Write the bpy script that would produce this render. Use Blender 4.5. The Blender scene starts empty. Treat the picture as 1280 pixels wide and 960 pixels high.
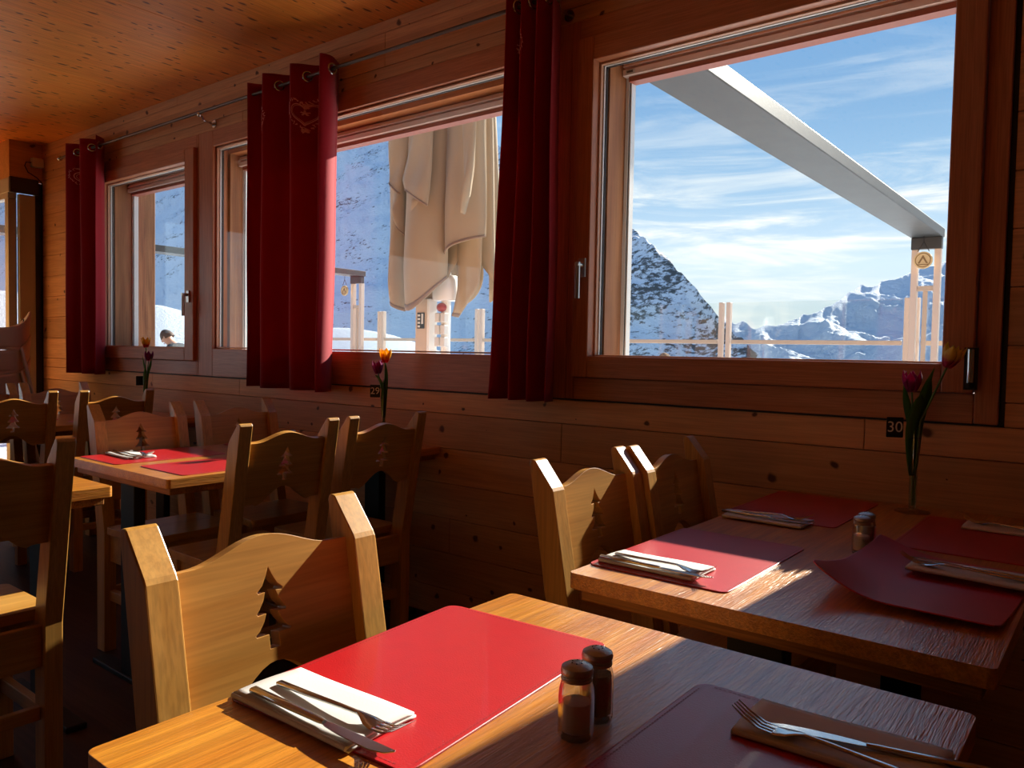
import bpy, bmesh, math, random
from mathutils import Vector, Matrix, noise
from mathutils.geometry import tessellate_polygon
random.seed(7)
PI = math.pi
S = bpy.context.scene
COL = S.collection

# ------------------------------------------------------------------ helpers
class MB:
    """collects geometry for ONE mesh"""
    def __init__(s): s.v = []; s.f = []
    def add(s, vs, fs):
        n = len(s.v); s.v += [tuple(p) for p in vs]; s.f += [tuple(i + n for i in f) for f in fs]; return s
    def box(s, x0, x1, y0, y1, z0, z1, M=None):
        vs = [(x0,y0,z0),(x1,y0,z0),(x1,y1,z0),(x0,y1,z0),(x0,y0,z1),(x1,y0,z1),(x1,y1,z1),(x0,y1,z1)]
        if M is not None: vs = [M @ Vector(p) for p in vs]
        return s.add(vs, [(3,2,1,0),(4,5,6,7),(0,1,5,4),(1,2,6,5),(2,3,7,6),(3,0,4,7)])
    def prism(s, poly, fn, a, b, holes=()):
        """poly (u,v) with holes, swept from a to b; fn(u,v,w) -> point"""
        loops = [list(poly)] + [list(h) for h in holes]
        tris = tessellate_polygon([[Vector((u, v, 0)) for u, v in L] for L in loops])
        flat = [p for L in loops for p in L]; n = len(flat)
        vs = [fn(u, v, a) for u, v in flat] + [fn(u, v, b) for u, v in flat]
        fs = []
        for t in tris:
            fs.append(tuple(t)); fs.append(tuple(i + n for i in reversed(t)))
        k = 0
        for L in loops:
            m = len(L)
            for i in range(m):
                j = (i + 1) % m
                fs.append((k+i, k+j, k+j+n, k+i+n))
            k += m
        return s.add(vs, fs)
    def tube(s, path, r, seg=8, cap=True, rs=None):
        path = [Vector(p) for p in path]; n = len(path); vs = []; fs = []
        up = None
        for i, p in enumerate(path):
            t = (path[min(i+1, n-1)] - path[max(i-1, 0)]).normalized()
            if up is None:
                up = Vector((0,0,1)) if abs(t.z) < .9 else Vector((1,0,0))
            a = t.cross(up).normalized(); b = a.cross(t).normalized(); up = b
            rr = rs[i] if rs else r
            for k in range(seg):
                an = 2*PI*k/seg
                vs.append(p + a*math.cos(an)*rr + b*math.sin(an)*rr)
        for i in range(n-1):
            for k in range(seg):
                k2 = (k+1) % seg
                fs.append((i*seg+k, i*seg+k2, (i+1)*seg+k2, (i+1)*seg+k))
        if cap:
            fs.append(tuple(range(seg))); fs.append(tuple((n-1)*seg+k for k in reversed(range(seg))))
        return s.add(vs, fs)
    def lathe(s, prof, c=(0,0,0), seg=24, fl=None):
        """prof list of (r,z); fl(angle) radius multiplier"""
        vs = []; fs = []; n = len(prof)
        for r, z in prof:
            for k in range(seg):
                an = 2*PI*k/seg; m = fl(an) if fl else 1
                vs.append((c[0]+r*m*math.cos(an), c[1]+r*m*math.sin(an), c[2]+z))
        for i in range(n-1):
            for k in range(seg):
                k2 = (k+1) % seg
                fs.append((i*seg+k, i*seg+k2, (i+1)*seg+k2, (i+1)*seg+k))
        if prof[0][0] > 1e-5: fs.append(tuple(reversed(range(seg))))
        if prof[-1][0] > 1e-5: fs.append(tuple((n-1)*seg+k for k in range(seg)))
        return s.add(vs, fs)
    def grid(s, nu, nv, fn):
        vs = [fn(i/(nu-1), j/(nv-1)) for i in range(nu) for j in range(nv)]
        fs = [(i*nv+j, (i+1)*nv+j, (i+1)*nv+j+1, i*nv+j+1) for i in range(nu-1) for j in range(nv-1)]
        return s.add(vs, fs)
    def torus(s, c, R, r, ax1, ax2, seg=24, ss=8):
        c = Vector(c); ax1 = Vector(ax1).normalized(); ax2 = Vector(ax2).normalized(); nn = ax1.cross(ax2)
        vs = []; fs = []
        for i in range(seg):
            a = 2*PI*i/seg; d = ax1*math.cos(a) + ax2*math.sin(a)
            for k in range(ss):
                b = 2*PI*k/ss
                vs.append(c + d*(R + r*math.cos(b)) + nn*r*math.sin(b))
        for i in range(seg):
            for k in range(ss):
                i2 = (i+1) % seg; k2 = (k+1) % ss
                fs.append((i*ss+k, i2*ss+k, i2*ss+k2, i*ss+k2))
        return s.add(vs, fs)
    def ball(s, c, rx, ry=None, rz=None, seg=14, rings=9, M=None):
        ry = ry or rx; rz = rz or rx
        vs = []; fs = []
        for i in range(rings+1):
            th = PI*i/rings
            for k in range(seg):
                an = 2*PI*k/seg
                p = Vector((rx*math.sin(th)*math.cos(an), ry*math.sin(th)*math.sin(an), rz*math.cos(th)))
                if M is not None: p = M @ p
                vs.append(p + Vector(c))
        for i in range(rings):
            for k in range(seg):
                k2 = (k+1) % seg
                fs.append((i*seg+k, (i+1)*seg+k, (i+1)*seg+k2, i*seg+k2))
        return s.add(vs, fs)
    def build(s, name, mat, parent=None, bevel=0, bseg=2, smooth=None, solid=0, sub=0, weld=True):
        me = bpy.data.meshes.new(name); me.from_pydata(s.v, [], s.f); me.update()
        bm = bmesh.new(); bm.from_mesh(me)
        if weld: bmesh.ops.remove_doubles(bm, verts=bm.verts, dist=1e-5)
        bmesh.ops.recalc_face_normals(bm, faces=bm.faces)
        bm.to_mesh(me); bm.free()
        me.materials.append(mat)
        if smooth is not None:
            me.polygons.foreach_set('use_smooth', [True]*len(me.polygons))
            try: me.set_sharp_from_angle(angle=math.radians(smooth))
            except Exception: pass
        o = bpy.data.objects.new(name, me); COL.objects.link(o)
        if parent is not None: o.parent = parent
        if solid:
            m = o.modifiers.new('s', 'SOLIDIFY'); m.thickness = solid; m.offset = 0
        if bevel:
            m = o.modifiers.new('b', 'BEVEL'); m.width = bevel; m.segments = bseg; m.limit_method = 'ANGLE'; m.angle_limit = math.radians(35)
        if sub:
            m = o.modifiers.new('u', 'SUBSURF'); m.levels = sub; m.render_levels = sub
        return o

def tag(o, label=None, cat=None, group=None, kind=None):
    if label: o['label'] = label
    if cat: o['category'] = cat
    if group: o['group'] = group
    if kind: o['kind'] = kind
    return o
def empty(name, loc=(0,0,0), rz=0):
    o = bpy.data.objects.new(name, None); o.empty_display_size = .1
    o.location = loc; o.rotation_euler = (0,0,rz); COL.objects.link(o); return o
def kids(o): return [c for c in bpy.data.objects if c.parent == o]
def copy_tree(o, parent=None):
    c = o.copy(); COL.objects.link(c)
    if parent is not None: c.parent = parent
    for ch in kids(o): copy_tree(ch, c)
    return c
def place(o, loc, rz=0): o.location = loc; o.rotation_euler = (0,0,rz); return o
def rrect(x0, x1, y0, y1, r, n=5):
    out = []
    for cx, cy, a0 in ((x1-r,y1-r,0),(x0+r,y1-r,PI/2),(x0+r,y0+r,PI),(x1-r,y0+r,1.5*PI)):
        for i in range(n+1):
            a = a0 + PI/2*i/n; out.append((cx+r*math.cos(a), cy+r*math.sin(a)))
    return out
XY = lambda u, v, w: (u, v, w)

# ------------------------------------------------------------------ materials
def newmat(name):
    m = bpy.data.materials.new(name); m.use_nodes = True
    nt = m.node_tree; nt.nodes.clear()
    out = nt.nodes.new('ShaderNodeOutputMaterial')
    return m, nt, out
def N(nt, t, **kw):
    n = nt.nodes.new(t)
    for k, v in kw.items():
        if k in n.inputs: n.inputs[k].default_value = v
        else: setattr(n, k, v)
    return n
def L(nt, a, b): nt.links.new(a, b)
def lin(c):
    return tuple(((x/255)/12.92 if x/255 <= .04045 else ((x/255+.055)/1.055)**2.4) for x in c) + (1,)
def plain(name, rgb, rough=.5, metal=0, spec=.5, coat=0, bump=0, bscale=200, var=0, vscale=8, sheen=0):
    m, nt, out = newmat(name)
    b = N(nt, 'ShaderNodeBsdfPrincipled'); L(nt, b.outputs[0], out.inputs[0])
    b.inputs['Base Color'].default_value = lin(rgb); b.inputs['Roughness'].default_value = rough
    b.inputs['Metallic'].default_value = metal; b.inputs['Specular IOR Level'].default_value = spec
    b.inputs['Coat Weight'].default_value = coat; b.inputs['Sheen Weight'].default_value = sheen
    tc = N(nt, 'ShaderNodeTexCoord')
    if var:
        no = N(nt, 'ShaderNodeTexNoise', Scale=vscale, Detail=4.0); L(nt, tc.outputs['Object'], no.inputs['Vector'])
        mx = N(nt, 'ShaderNodeMix', data_type='RGBA', blend_type='MULTIPLY'); mx.inputs[0].default_value = var
        mx.inputs[6].default_value = lin(rgb); L(nt, no.outputs['Color'], mx.inputs[7])
        cr = N(nt, 'ShaderNodeValToRGB'); cr.color_ramp.elements[0].position = .3; cr.color_ramp.elements[1].position = .7
        cr.color_ramp.elements[0].color = (.35,.35,.35,1); L(nt, no.outputs['Fac'], cr.inputs[0]); L(nt, cr.outputs[0], mx.inputs[7])
        L(nt, mx.outputs[2], b.inputs['Base Color'])
    if bump:
        n2 = N(nt, 'ShaderNodeTexNoise', Scale=bscale, Detail=3.0); L(nt, tc.outputs['Object'], n2.inputs['Vector'])
        bp = N(nt, 'ShaderNodeBump', Strength=bump, Distance=.002); L(nt, n2.outputs['Fac'], bp.inputs['Height']); L(nt, bp.outputs[0], b.inputs['Normal'])
    return m
def wood(name, c1, c2, axis, grain=30, stretch=14, rough=.45, spec=.4, coat=0, knots=0, kscale=5, kcol=(60,25,8), kthr=.10,
         kstretch=2.5, boards=None, kplane=None, bump=.15, ring=0, fine=.35, pores=0, coatrough=.2, ktint=.0):
    """axis: grain axis 0/1/2; boards: (axis, pitch, offset) gives each board its own tone"""
    m, nt, out = newmat(name)
    b = N(nt, 'ShaderNodeBsdfPrincipled'); L(nt, b.outputs[0], out.inputs[0])
    b.inputs['Roughness'].default_value = rough; b.inputs['Specular IOR Level'].default_value = spec
    b.inputs['Coat Weight'].default_value = coat; b.inputs['Coat Roughness'].default_value = coatrough
    tc = N(nt, 'ShaderNodeTexCoord'); oi = N(nt, 'ShaderNodeObjectInfo')
    off = N(nt, 'ShaderNodeVectorMath', operation='SCALE'); off.inputs[0].default_value = (7.3, 11.1, 5.7); L(nt, oi.outputs['Random'], off.inputs['Scale'])
    pos = N(nt, 'ShaderNodeVectorMath', operation='ADD'); L(nt, tc.outputs['Object'], pos.inputs[0]); L(nt, off.outputs[0], pos.inputs[1])
    P = pos.outputs[0]; tone = None
    if boards:
        ax, pitch, o0 = boards
        sx = N(nt, 'ShaderNodeSeparateXYZ'); L(nt, tc.outputs['Object'], sx.inputs[0])
        a = N(nt, 'ShaderNodeMath', operation='SUBTRACT'); L(nt, sx.outputs[ax], a.inputs[0]); a.inputs[1].default_value = o0
        d = N(nt, 'ShaderNodeMath', operation='DIVIDE'); L(nt, a.outputs[0], d.inputs[0]); d.inputs[1].default_value = pitch
        fl = N(nt, 'ShaderNodeMath', operation='FLOOR'); L(nt, d.outputs[0], fl.inputs[0])
        wn = N(nt, 'ShaderNodeTexWhiteNoise', noise_dimensions='1D'); L(nt, fl.outputs[0], wn.inputs['W'])
        sc = N(nt, 'ShaderNodeVectorMath', operation='SCALE'); L(nt, wn.outputs['Color'], sc.inputs[0]); sc.inputs['Scale'].default_value = 23
        p2 = N(nt, 'ShaderNodeVectorMath', operation='ADD'); L(nt, P, p2.inputs[0]); L(nt, sc.outputs[0], p2.inputs[1])
        P = p2.outputs[0]; tone = wn.outputs['Value']
    scl = [grain]*3; scl[axis] = grain/stretch
    mp = N(nt, 'ShaderNodeMapping'); mp.inputs['Scale'].default_value = scl; L(nt, P, mp.inputs[0])
    n1 = N(nt, 'ShaderNodeTexNoise', Scale=1.0, Detail=4.0, Roughness=.6, Distortion=.4); L(nt, mp.outputs[0], n1.inputs['Vector'])
    cr = N(nt, 'ShaderNodeValToRGB'); cr.color_ramp.elements[0].position = .3; cr.color_ramp.elements[1].position = .7
    cr.color_ramp.elements[0].color = lin(c1); cr.color_ramp.elements[1].color = lin(c2)
    src = n1.outputs['Fac']
    if ring:   # cathedral figure
        ms = [3.2]*3; ms[axis] = .55
        m3 = N(nt, 'ShaderNodeMapping'); m3.inputs['Scale'].default_value = ms; L(nt, P, m3.inputs[0])
        n3 = N(nt, 'ShaderNodeTexNoise', Scale=1.0, Detail=1.0, Distortion=.3); L(nt, m3.outputs[0], n3.inputs['Vector'])
        mu = N(nt, 'ShaderNodeMath', operation='MULTIPLY'); L(nt, n3.outputs['Fac'], mu.inputs[0]); mu.inputs[1].default_value = ring
        sn = N(nt, 'ShaderNodeMath', operation='SINE'); L(nt, mu.outputs[0], sn.inputs[0])
        ma = N(nt, 'ShaderNodeMath', operation='MULTIPLY_ADD'); L(nt, sn.outputs[0], ma.inputs[0]); ma.inputs[1].default_value = .08; L(nt, n1.outputs['Fac'], ma.inputs[2])
        src = ma.outputs[0]
    L(nt, src, cr.inputs[0]); colr = cr.outputs[0]
    fs = [grain*6]*3; fs[axis] = grain*6/30
    m2 = N(nt, 'ShaderNodeMapping'); m2.inputs['Scale'].default_value = fs; L(nt, P, m2.inputs[0])
    n2 = N(nt, 'ShaderNodeTexNoise', Scale=1.0, Detail=2.0); L(nt, m2.outputs[0], n2.inputs['Vector'])
    r2 = N(nt, 'ShaderNodeValToRGB'); r2.color_ramp.elements[0].position = .35; r2.color_ramp.elements[1].position = .62
    r2.color_ramp.elements[0].color = (1-fine,)*3 + (1,); L(nt, n2.outputs['Fac'], r2.inputs[0])
    mx = N(nt, 'ShaderNodeMix', data_type='RGBA', blend_type='MULTIPLY'); mx.inputs[0].default_value = 1
    L(nt, colr, mx.inputs[6]); L(nt, r2.outputs[0], mx.inputs[7]); colr = mx.outputs[2]
    if tone is not None:
        mr = N(nt, 'ShaderNodeMapRange'); mr.inputs['To Min'].default_value = .78; mr.inputs['To Max'].default_value = 1.15; L(nt, tone, mr.inputs['Value'])
        vm = N(nt, 'ShaderNodeVectorMath', operation='SCALE'); L(nt, colr, vm.inputs[0]); L(nt, mr.outputs[0], vm.inputs['Scale']); colr = vm.outputs[0]
    if knots:
        ks = [kscale]*3; ks[axis] = kscale/kstretch
        m4 = N(nt, 'ShaderNodeMapping'); m4.inputs['Scale'].default_value = ks; L(nt, P, m4.inputs[0])
        nd = N(nt, 'ShaderNodeTexNoise', Scale=2.5, Detail=2.0); L(nt, m4.outputs[0], nd.inputs['Vector'])
        dv = N(nt, 'ShaderNodeVectorMath', operation='MULTIPLY_ADD'); L(nt, nd.outputs['Color'], dv.inputs[0]); dv.inputs[1].default_value = (.24,.24,.24); L(nt, m4.outputs[0], dv.inputs[2])
        vo = N(nt, 'ShaderNodeTexVoronoi', Scale=1.0)
        if kplane:
            vo.voronoi_dimensions = '2D'; q1 = N(nt, 'ShaderNodeSeparateXYZ'); q2 = N(nt, 'ShaderNodeCombineXYZ'); L(nt, dv.outputs[0], q1.inputs[0])
            L(nt, q1.outputs[kplane[0]], q2.inputs[0]); L(nt, q1.outputs[kplane[1]], q2.inputs[1]); L(nt, q2.outputs[0], vo.inputs['Vector'])
        else: L(nt, dv.outputs[0], vo.inputs['Vector'])
        s2 = N(nt, 'ShaderNodeSeparateColor'); L(nt, vo.outputs['Color'], s2.inputs[0])
        th = N(nt, 'ShaderNodeMath', operation='MULTIPLY'); L(nt, s2.outputs[0], th.inputs[0]); th.inputs[1].default_value = kthr*1.6
        kr = N(nt, 'ShaderNodeMath', operation='DIVIDE'); L(nt, vo.outputs['Distance'], kr.inputs[0]); L(nt, th.outputs[0], kr.inputs[1])
        mm = N(nt, 'ShaderNodeMapRange'); mm.interpolation_type = 'SMOOTHSTEP'
        mm.inputs['From Min'].default_value = .55; mm.inputs['From Max'].default_value = 1.25; mm.inputs['To Min'].default_value = knots; mm.inputs['To Max'].default_value = 0
        L(nt, kr.outputs[0], mm.inputs['Value'])
        mk = N(nt, 'ShaderNodeMix', data_type='RGBA'); L(nt, mm.outputs[0], mk.inputs[0]); L(nt, colr, mk.inputs[6]); mk.inputs[7].default_value = lin(kcol)
        colr = mk.outputs[2]
    L(nt, colr, b.inputs['Base Color'])
    if bump:
        h = n2.outputs['Fac']
        if pores:
            ps = [grain*9]*3; ps[axis] = grain*9/22
            m5 = N(nt, 'ShaderNodeMapping'); m5.inputs['Scale'].default_value = ps; L(nt, P, m5.inputs[0])
            n5 = N(nt, 'ShaderNodeTexNoise', Scale=1.0, Detail=2.0, Roughness=.7); L(nt, m5.outputs[0], n5.inputs['Vector'])
            h = n5.outputs['Fac']
        bp = N(nt, 'ShaderNodeBump', Strength=bump, Distance=.002); L(nt, h, bp.inputs['Height'])
        L(nt, bp.outputs[0], b.inputs['Normal'])
        if coat: L(nt, bp.outputs[0], b.inputs['Coat Normal'])
    return m
def glassmat(name, tint=(1,1,1), refl=1.0, rough=0.0):
    m, nt, out = newmat(name)
    t = N(nt, 'ShaderNodeBsdfTransparent'); t.inputs[0].default_value = tint + (1,)
    g = N(nt, 'ShaderNodeBsdfGlossy', Roughness=rough)
    lw = N(nt, 'ShaderNodeLayerWeight', Blend=.5)
    pw = N(nt, 'ShaderNodeMath', operation='POWER'); L(nt, lw.outputs['Facing'], pw.inputs[0]); pw.inputs[1].default_value = 5
    mu = N(nt, 'ShaderNodeMath', operation='MULTIPLY_ADD'); L(nt, pw.outputs[0], mu.inputs[0]); mu.inputs[1].default_value = .9*refl; mu.inputs[2].default_value = .035*refl
    mx = N(nt, 'ShaderNodeMixShader'); L(nt, mu.outputs[0], mx.inputs[0]); L(nt, t.outputs[0], mx.inputs[1]); L(nt, g.outputs[0], mx.inputs[2])
    L(nt, mx.outputs[0], out.inputs[0]); return m
def cloth(name, rgb, trans=.35, bump=.2, rough=.85, tcol=None, bscale=900):
    m, nt, out = newmat(name)
    b = N(nt, 'ShaderNodeBsdfPrincipled'); b.inputs['Base Color'].default_value = lin(rgb); b.inputs['Roughness'].default_value = rough
    b.inputs['Specular IOR Level'].default_value = .2; b.inputs['Sheen Weight'].default_value = .15
    tr = N(nt, 'ShaderNodeBsdfTranslucent'); tr.inputs[0].default_value = lin(tcol or rgb)
    tc = N(nt, 'ShaderNodeTexCoord'); no = N(nt, 'ShaderNodeTexNoise', Scale=bscale, Detail=1.0); L(nt, tc.outputs['Object'], no.inputs['Vector'])
    bp = N(nt, 'ShaderNodeBump', Strength=bump, Distance=.001); L(nt, no.outputs['Fac'], bp.inputs['Height']); L(nt, bp.outputs[0], b.inputs['Normal'])
    mx = N(nt, 'ShaderNodeMixShader'); mx.inputs[0].default_value = trans
    L(nt, b.outputs[0], mx.inputs[1]); L(nt, tr.outputs[0], mx.inputs[2]); L(nt, mx.outputs[0], out.inputs[0]); return m

M = {}
M['wall'] = wood('spruce_boards', (206,146,98), (222,164,114), 0, grain=26, stretch=16, knots=.9, kscale=5.5, kthr=.055, kstretch=1.15, kplane=(0,2),
                 boards=(2, .153, .591), rough=.5, spec=.3, bump=.06, fine=.16, kcol=(70,30,12))
M['ceil'] = wood('spruce_ceiling', (250,146,54), (254,160,66), 1, grain=30, stretch=22, knots=.95, kscale=18, kthr=.115, kstretch=2.8, kplane=(0,1),
                 boards=(0, 1.19, .04), rough=.45, spec=.4, bump=.05, fine=.26, kcol=(84,30,8))
M['wallend'] = wood('spruce_end', (196,142,84), (214,160,100), 1, grain=26, stretch=16, knots=.8, kscale=5, kthr=.05, kstretch=1.4, kplane=(1,2), bump=.05, fine=.15)
M['frameh'] = wood('larch_frame_h', (178,108,70), (198,128,88), 0, grain=40, stretch=26, rough=.4, spec=.4, bump=.05, fine=.22)
M['framev'] = wood('larch_frame_v', (178,108,70), (198,128,88), 2, grain=40, stretch=26, rough=.4, spec=.4, bump=.05, fine=.22)
M['jambv'] = wood('larch_jamb_v', (138,86,50), (168,112,70), 2, grain=22, stretch=14, ring=60, rough=.6, knots=.8, kscale=5, kthr=.07, bump=.08, fine=.2)
M['jambh'] = wood('larch_jamb_h', (176,104,52), (200,126,70), 0, grain=22, stretch=14, rough=.6, bump=.08, fine=.2)
M['postv'] = wood('weathered_post', (110,76,50), (140,102,70), 2, grain=22, stretch=14, ring=40, rough=.7, knots=.8, kscale=5, kthr=.08, bump=.1)
M['oak'] = wood('oak_table', (190,112,28), (216,142,44), 1, grain=34, stretch=18, rough=.34, spec=.7, coat=.75, coatrough=.2, ring=95, bump=.65, fine=.28, pores=1)
M['oakedge'] = wood('oak_edge', (140,84,30), (176,116,48), 0, grain=34, stretch=14, rough=.45, spec=.4, bump=.2, fine=.4)
M['chairx'] = wood('chair_pine_x', (178,122,50), (200,146,70), 0, grain=30, stretch=18, rough=.36, spec=.5, bump=.03, fine=.16)
M['chairy'] = wood('chair_pine_y', (178,122,50), (200,146,70), 1, grain=30, stretch=18, rough=.36, spec=.5, bump=.03, fine=.16, ring=25)
M['chairz'] = wood('chair_pine_z', (184,128,54), (206,152,76), 2, grain=36, stretch=24, rough=.36, spec=.5, bump=.03, fine=.2)
M['floor'] = wood('brown_floor', (62,40,26), (80,54,36), 0, grain=12, stretch=10, rough=.5, spec=.3, bump=.1, boards=(1,.18,0))
M['curtain'] = cloth('red_curtain', (150,9,26), trans=.09, tcol=(200,10,20))
M['embroid'] = cloth('pink_thread', (226,150,156), trans=.1)
M['steel'] = plain('brushed_steel', (190,186,180), rough=.28, metal=1, bump=.05)
M['cutlery'] = plain('polished_steel', (205,203,200), rough=.16, metal=1, bump=.02, bscale=60)
M['chrome'] = plain('chrome', (200,200,200), rough=.12, metal=1)
M['rod'] = plain('rod_metal', (96,82,72), rough=.5, metal=.9)
M['alu'] = plain('light_aluminium', (225,222,216), rough=.4, metal=.15)
M['bead'] = plain('lit_wood_bead', (206,158,124), rough=.5)  # paler frame wood, light on the inner sash edge put into the colour
M['blind'] = plain('blind_slat', (232,208,196), rough=.5)
M['blindbar'] = plain('blind_bottom_bar', (150,74,48), rough=.5)
M['rubber'] = plain('dark_gasket', (28,24,24), rough=.6)
M['matred'] = plain('red_leather', (182,3,14), rough=.37, spec=.95, coat=.12, bump=.15, bscale=420, var=.12, vscale=30)
M['stitch'] = plain('stitch_thread', (150,14,20), rough=.7)
M['napkin'] = plain('white_paper', (212,207,201), rough=.85, bump=.1, bscale=500, spec=.2)
M['napshade'] = plain('napkin_shaded', (212,180,160), rough=.85, bump=.1, bscale=500, spec=.2)  # unused shaded copy of the napkin paper, shade put into its colour
M['glass'] = glassmat('window_glass', (.97,.985,.98), .9)
M['bottle'], nt, out = newmat('shaker_glass')
bpy.data.materials.remove(M['bottle']); M['bottle'] = glassmat('shaker_glass', (.98,.99,.98), 4.5)
M['vaseglass'] = glassmat('vase_glass', (.90,.94,.90), 2.0)
M['salt'] = plain('salt', (212,212,226), rough=.9, bump=.3, bscale=900)
M['pepper'] = plain('ground_pepper', (128,104,74), rough=.9, bump=.4, bscale=700, var=.6, vscale=400)
M['cap'] = plain('steel_cap', (176,170,164), rough=.38, metal=.85, bump=.25, bscale=420)
M['water'] = glassmat('vase_water', (.86,.93,.86), 1.2)
M['stem'] = plain('tulip_stem', (84,120,46), rough=.5, var=.3, vscale=40)
M['leaf'] = cloth('tulip_leaf', (62,98,40), trans=.4, tcol=(120,170,40), bscale=200)
M['tpurple'] = cloth('purple_petal', (140,30,92), trans=.3, tcol=(160,20,90), bscale=160)
def petal_mix(name, c1, c2, zmid, w):
    zmid *= 1.3; w *= 1.3
    m, nt, out = newmat(name)
    b = N(nt, 'ShaderNodeBsdfPrincipled'); b.inputs['Roughness'].default_value = .55
    tr = N(nt, 'ShaderNodeBsdfTranslucent')
    tc = N(nt, 'ShaderNodeTexCoord'); sx = N(nt, 'ShaderNodeSeparateXYZ'); L(nt, tc.outputs['Object'], sx.inputs[0])
    no = N(nt, 'ShaderNodeTexNoise', Scale=90.0, Detail=2.0); L(nt, tc.outputs['Object'], no.inputs['Vector'])
    ad = N(nt, 'ShaderNodeMath', operation='MULTIPLY_ADD'); L(nt, no.outputs['Fac'], ad.inputs[0]); ad.inputs[1].default_value = w*1.2; L(nt, sx.outputs[2], ad.inputs[2])
    mr = N(nt, 'ShaderNodeMapRange'); mr.inputs['From Min'].default_value = zmid+w*.1; mr.inputs['From Max'].default_value = zmid+w*1.1; L(nt, ad.outputs[0], mr.inputs['Value'])
    mx = N(nt, 'ShaderNodeMix', data_type='RGBA'); mx.inputs[6].default_value = lin(c1); mx.inputs[7].default_value = lin(c2); L(nt, mr.outputs[0], mx.inputs[0])
    L(nt, mx.outputs[2], b.inputs['Base Color']); L(nt, mx.outputs[2], tr.inputs[0])
    ms = N(nt, 'ShaderNodeMixShader'); ms.inputs[0].default_value = .45; L(nt, b.outputs[0], ms.inputs[1]); L(nt, tr.outputs[0], ms.inputs[2]); L(nt, ms.outputs[0], out.inputs[0])
    return m
M['tyellow'] = petal_mix('red_yellow_petal', (214,30,16), (250,196,20), .016, .014)
M['tpink'] = petal_mix('purple_yellow_petal', (196,50,86), (240,206,84), .020, .016)
M['card'] = plain('black_card', (16,15,16), rough=.5)
M['ink'] = plain('white_ink', (235,232,226), rough=.6)
M['black'] = plain('black_steel', (18,17,17), rough=.5, spec=.3)
M['plastic'] = plain('beige_plastic', (206,182,168), rough=.45, spec=.4)
M['strap'] = plain('black_strap', (20,18,18), rough=.8)
M['grey'] = plain('grey_door_metal', (176,174,166), rough=.5, metal=.2)
M['darkbox'] = plain('dark_grey_box', (44,40,38), rough=.5)
M['whitebox'] = plain('white_plastic', (206,202,194), rough=.5)
M['galv'] = plain('galvanised_steel', (66,67,66), rough=.5, metal=.3, var=.35, vscale=7, bump=.1, bscale=60)
M['cream'] = plain('cream_painted_metal', (204,180,160), rough=.5)
M['cream2'] = plain('beige_painted_metal', (190,166,142), rough=.5)
M['canvas'] = cloth('parasol_canvas', (168,146,118), trans=.12, bump=.3, bscale=300)
M['canvasd'] = cloth('parasol_trim', (140,114,94), trans=.1, bump=.3, bscale=300)
M['redlamp'] = plain('red_button', (150,30,26), rough=.35)
M['woodsign'] = plain('pale_wood_disc', (214,184,132), rough=.6, var=.2, vscale=40)
M['signmark'] = plain('burnt_mark', (132,100,60), rough=.7)
M['skin'] = plain('skin', (196,142,112), rough=.5)
M['hair'] = plain('brown_hair', (84,58,40), rough=.7, bump=.5, bscale=80)
M['hairg'] = plain('tan_beanie', (150,118,88), rough=.9, bump=.6, bscale=120)
M['jacket'] = plain('black_jacket', (22,22,26), rough=.6)
M['white'] = plain('white_shirt', (225,225,225), rough=.8)
M['dark'] = plain('dark_tile_roof', (50,40,36), rough=.8)

def snowmat(name, scale, rock, thr, rockcol=(86,84,80), bump=.6, bdist=3.0, zs=1.0, soft=.10, n1w=.9, alb=(.86,.89,.93)):
    m, nt, out = newmat(name)
    b = N(nt, 'ShaderNodeBsdfPrincipled'); L(nt, b.outputs[0], out.inputs[0]); b.inputs['Roughness'].default_value = .8; b.inputs['Specular IOR Level'].default_value = .15
    tc = N(nt, 'ShaderNodeTexCoord')
    mp = N(nt, 'ShaderNodeMapping'); mp.inputs['Scale'].default_value = (scale, scale, scale*zs); L(nt, tc.outputs['Object'], mp.inputs[0])
    n1 = N(nt, 'ShaderNodeTexNoise', Scale=1.0, Detail=3.0, Roughness=.6); L(nt, mp.outputs[0], n1.inputs['Vector'])
    n2 = N(nt, 'ShaderNodeTexNoise', Scale=11.0, Detail=8.0, Roughness=.72); L(nt, mp.outputs[0], n2.inputs['Vector'])
    ad = N(nt, 'ShaderNodeMath', operation='MULTIPLY_ADD'); L(nt, n1.outputs['Fac'], ad.inputs[0]); ad.inputs[1].default_value = n1w; L(nt, n2.outputs['Fac'], ad.inputs[2])
    at = N(nt, 'ShaderNodeAttribute'); at.attribute_name = 'rock'
    a2 = N(nt, 'ShaderNodeMath', operation='MULTIPLY_ADD'); L(nt, at.outputs['Fac'], a2.inputs[0]); a2.inputs[1].default_value = rock; L(nt, ad.outputs[0], a2.inputs[2])
    mr = N(nt, 'ShaderNodeMapRange'); mr.interpolation_type = 'SMOOTHSTEP'; mr.inputs['From Min'].default_value = thr; mr.inputs['From Max'].default_value = thr+soft; L(nt, a2.outputs[0], mr.inputs['Value'])
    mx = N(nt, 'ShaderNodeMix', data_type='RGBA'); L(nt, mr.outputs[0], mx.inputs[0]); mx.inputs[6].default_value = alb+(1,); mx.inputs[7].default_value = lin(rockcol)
    L(nt, mx.outputs[2], b.inputs['Base Color'])
    if bump:
        bp = N(nt, 'ShaderNodeBump', Strength=bump, Distance=bdist); L(nt, n2.outputs['Fac'], bp.inputs['Height']); L(nt, bp.outputs[0], b.inputs['Normal'])
    return m
M['near_mtn'] = snowmat('snow_and_scree', .03, .20, .92, rockcol=(98,100,98), zs=1.7, soft=.10, n1w=.5)
M['far_mtn'] = snowmat('distant_snow', .0016, .12, 1.13, rockcol=(70,86,120), bump=.8, bdist=60)
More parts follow.
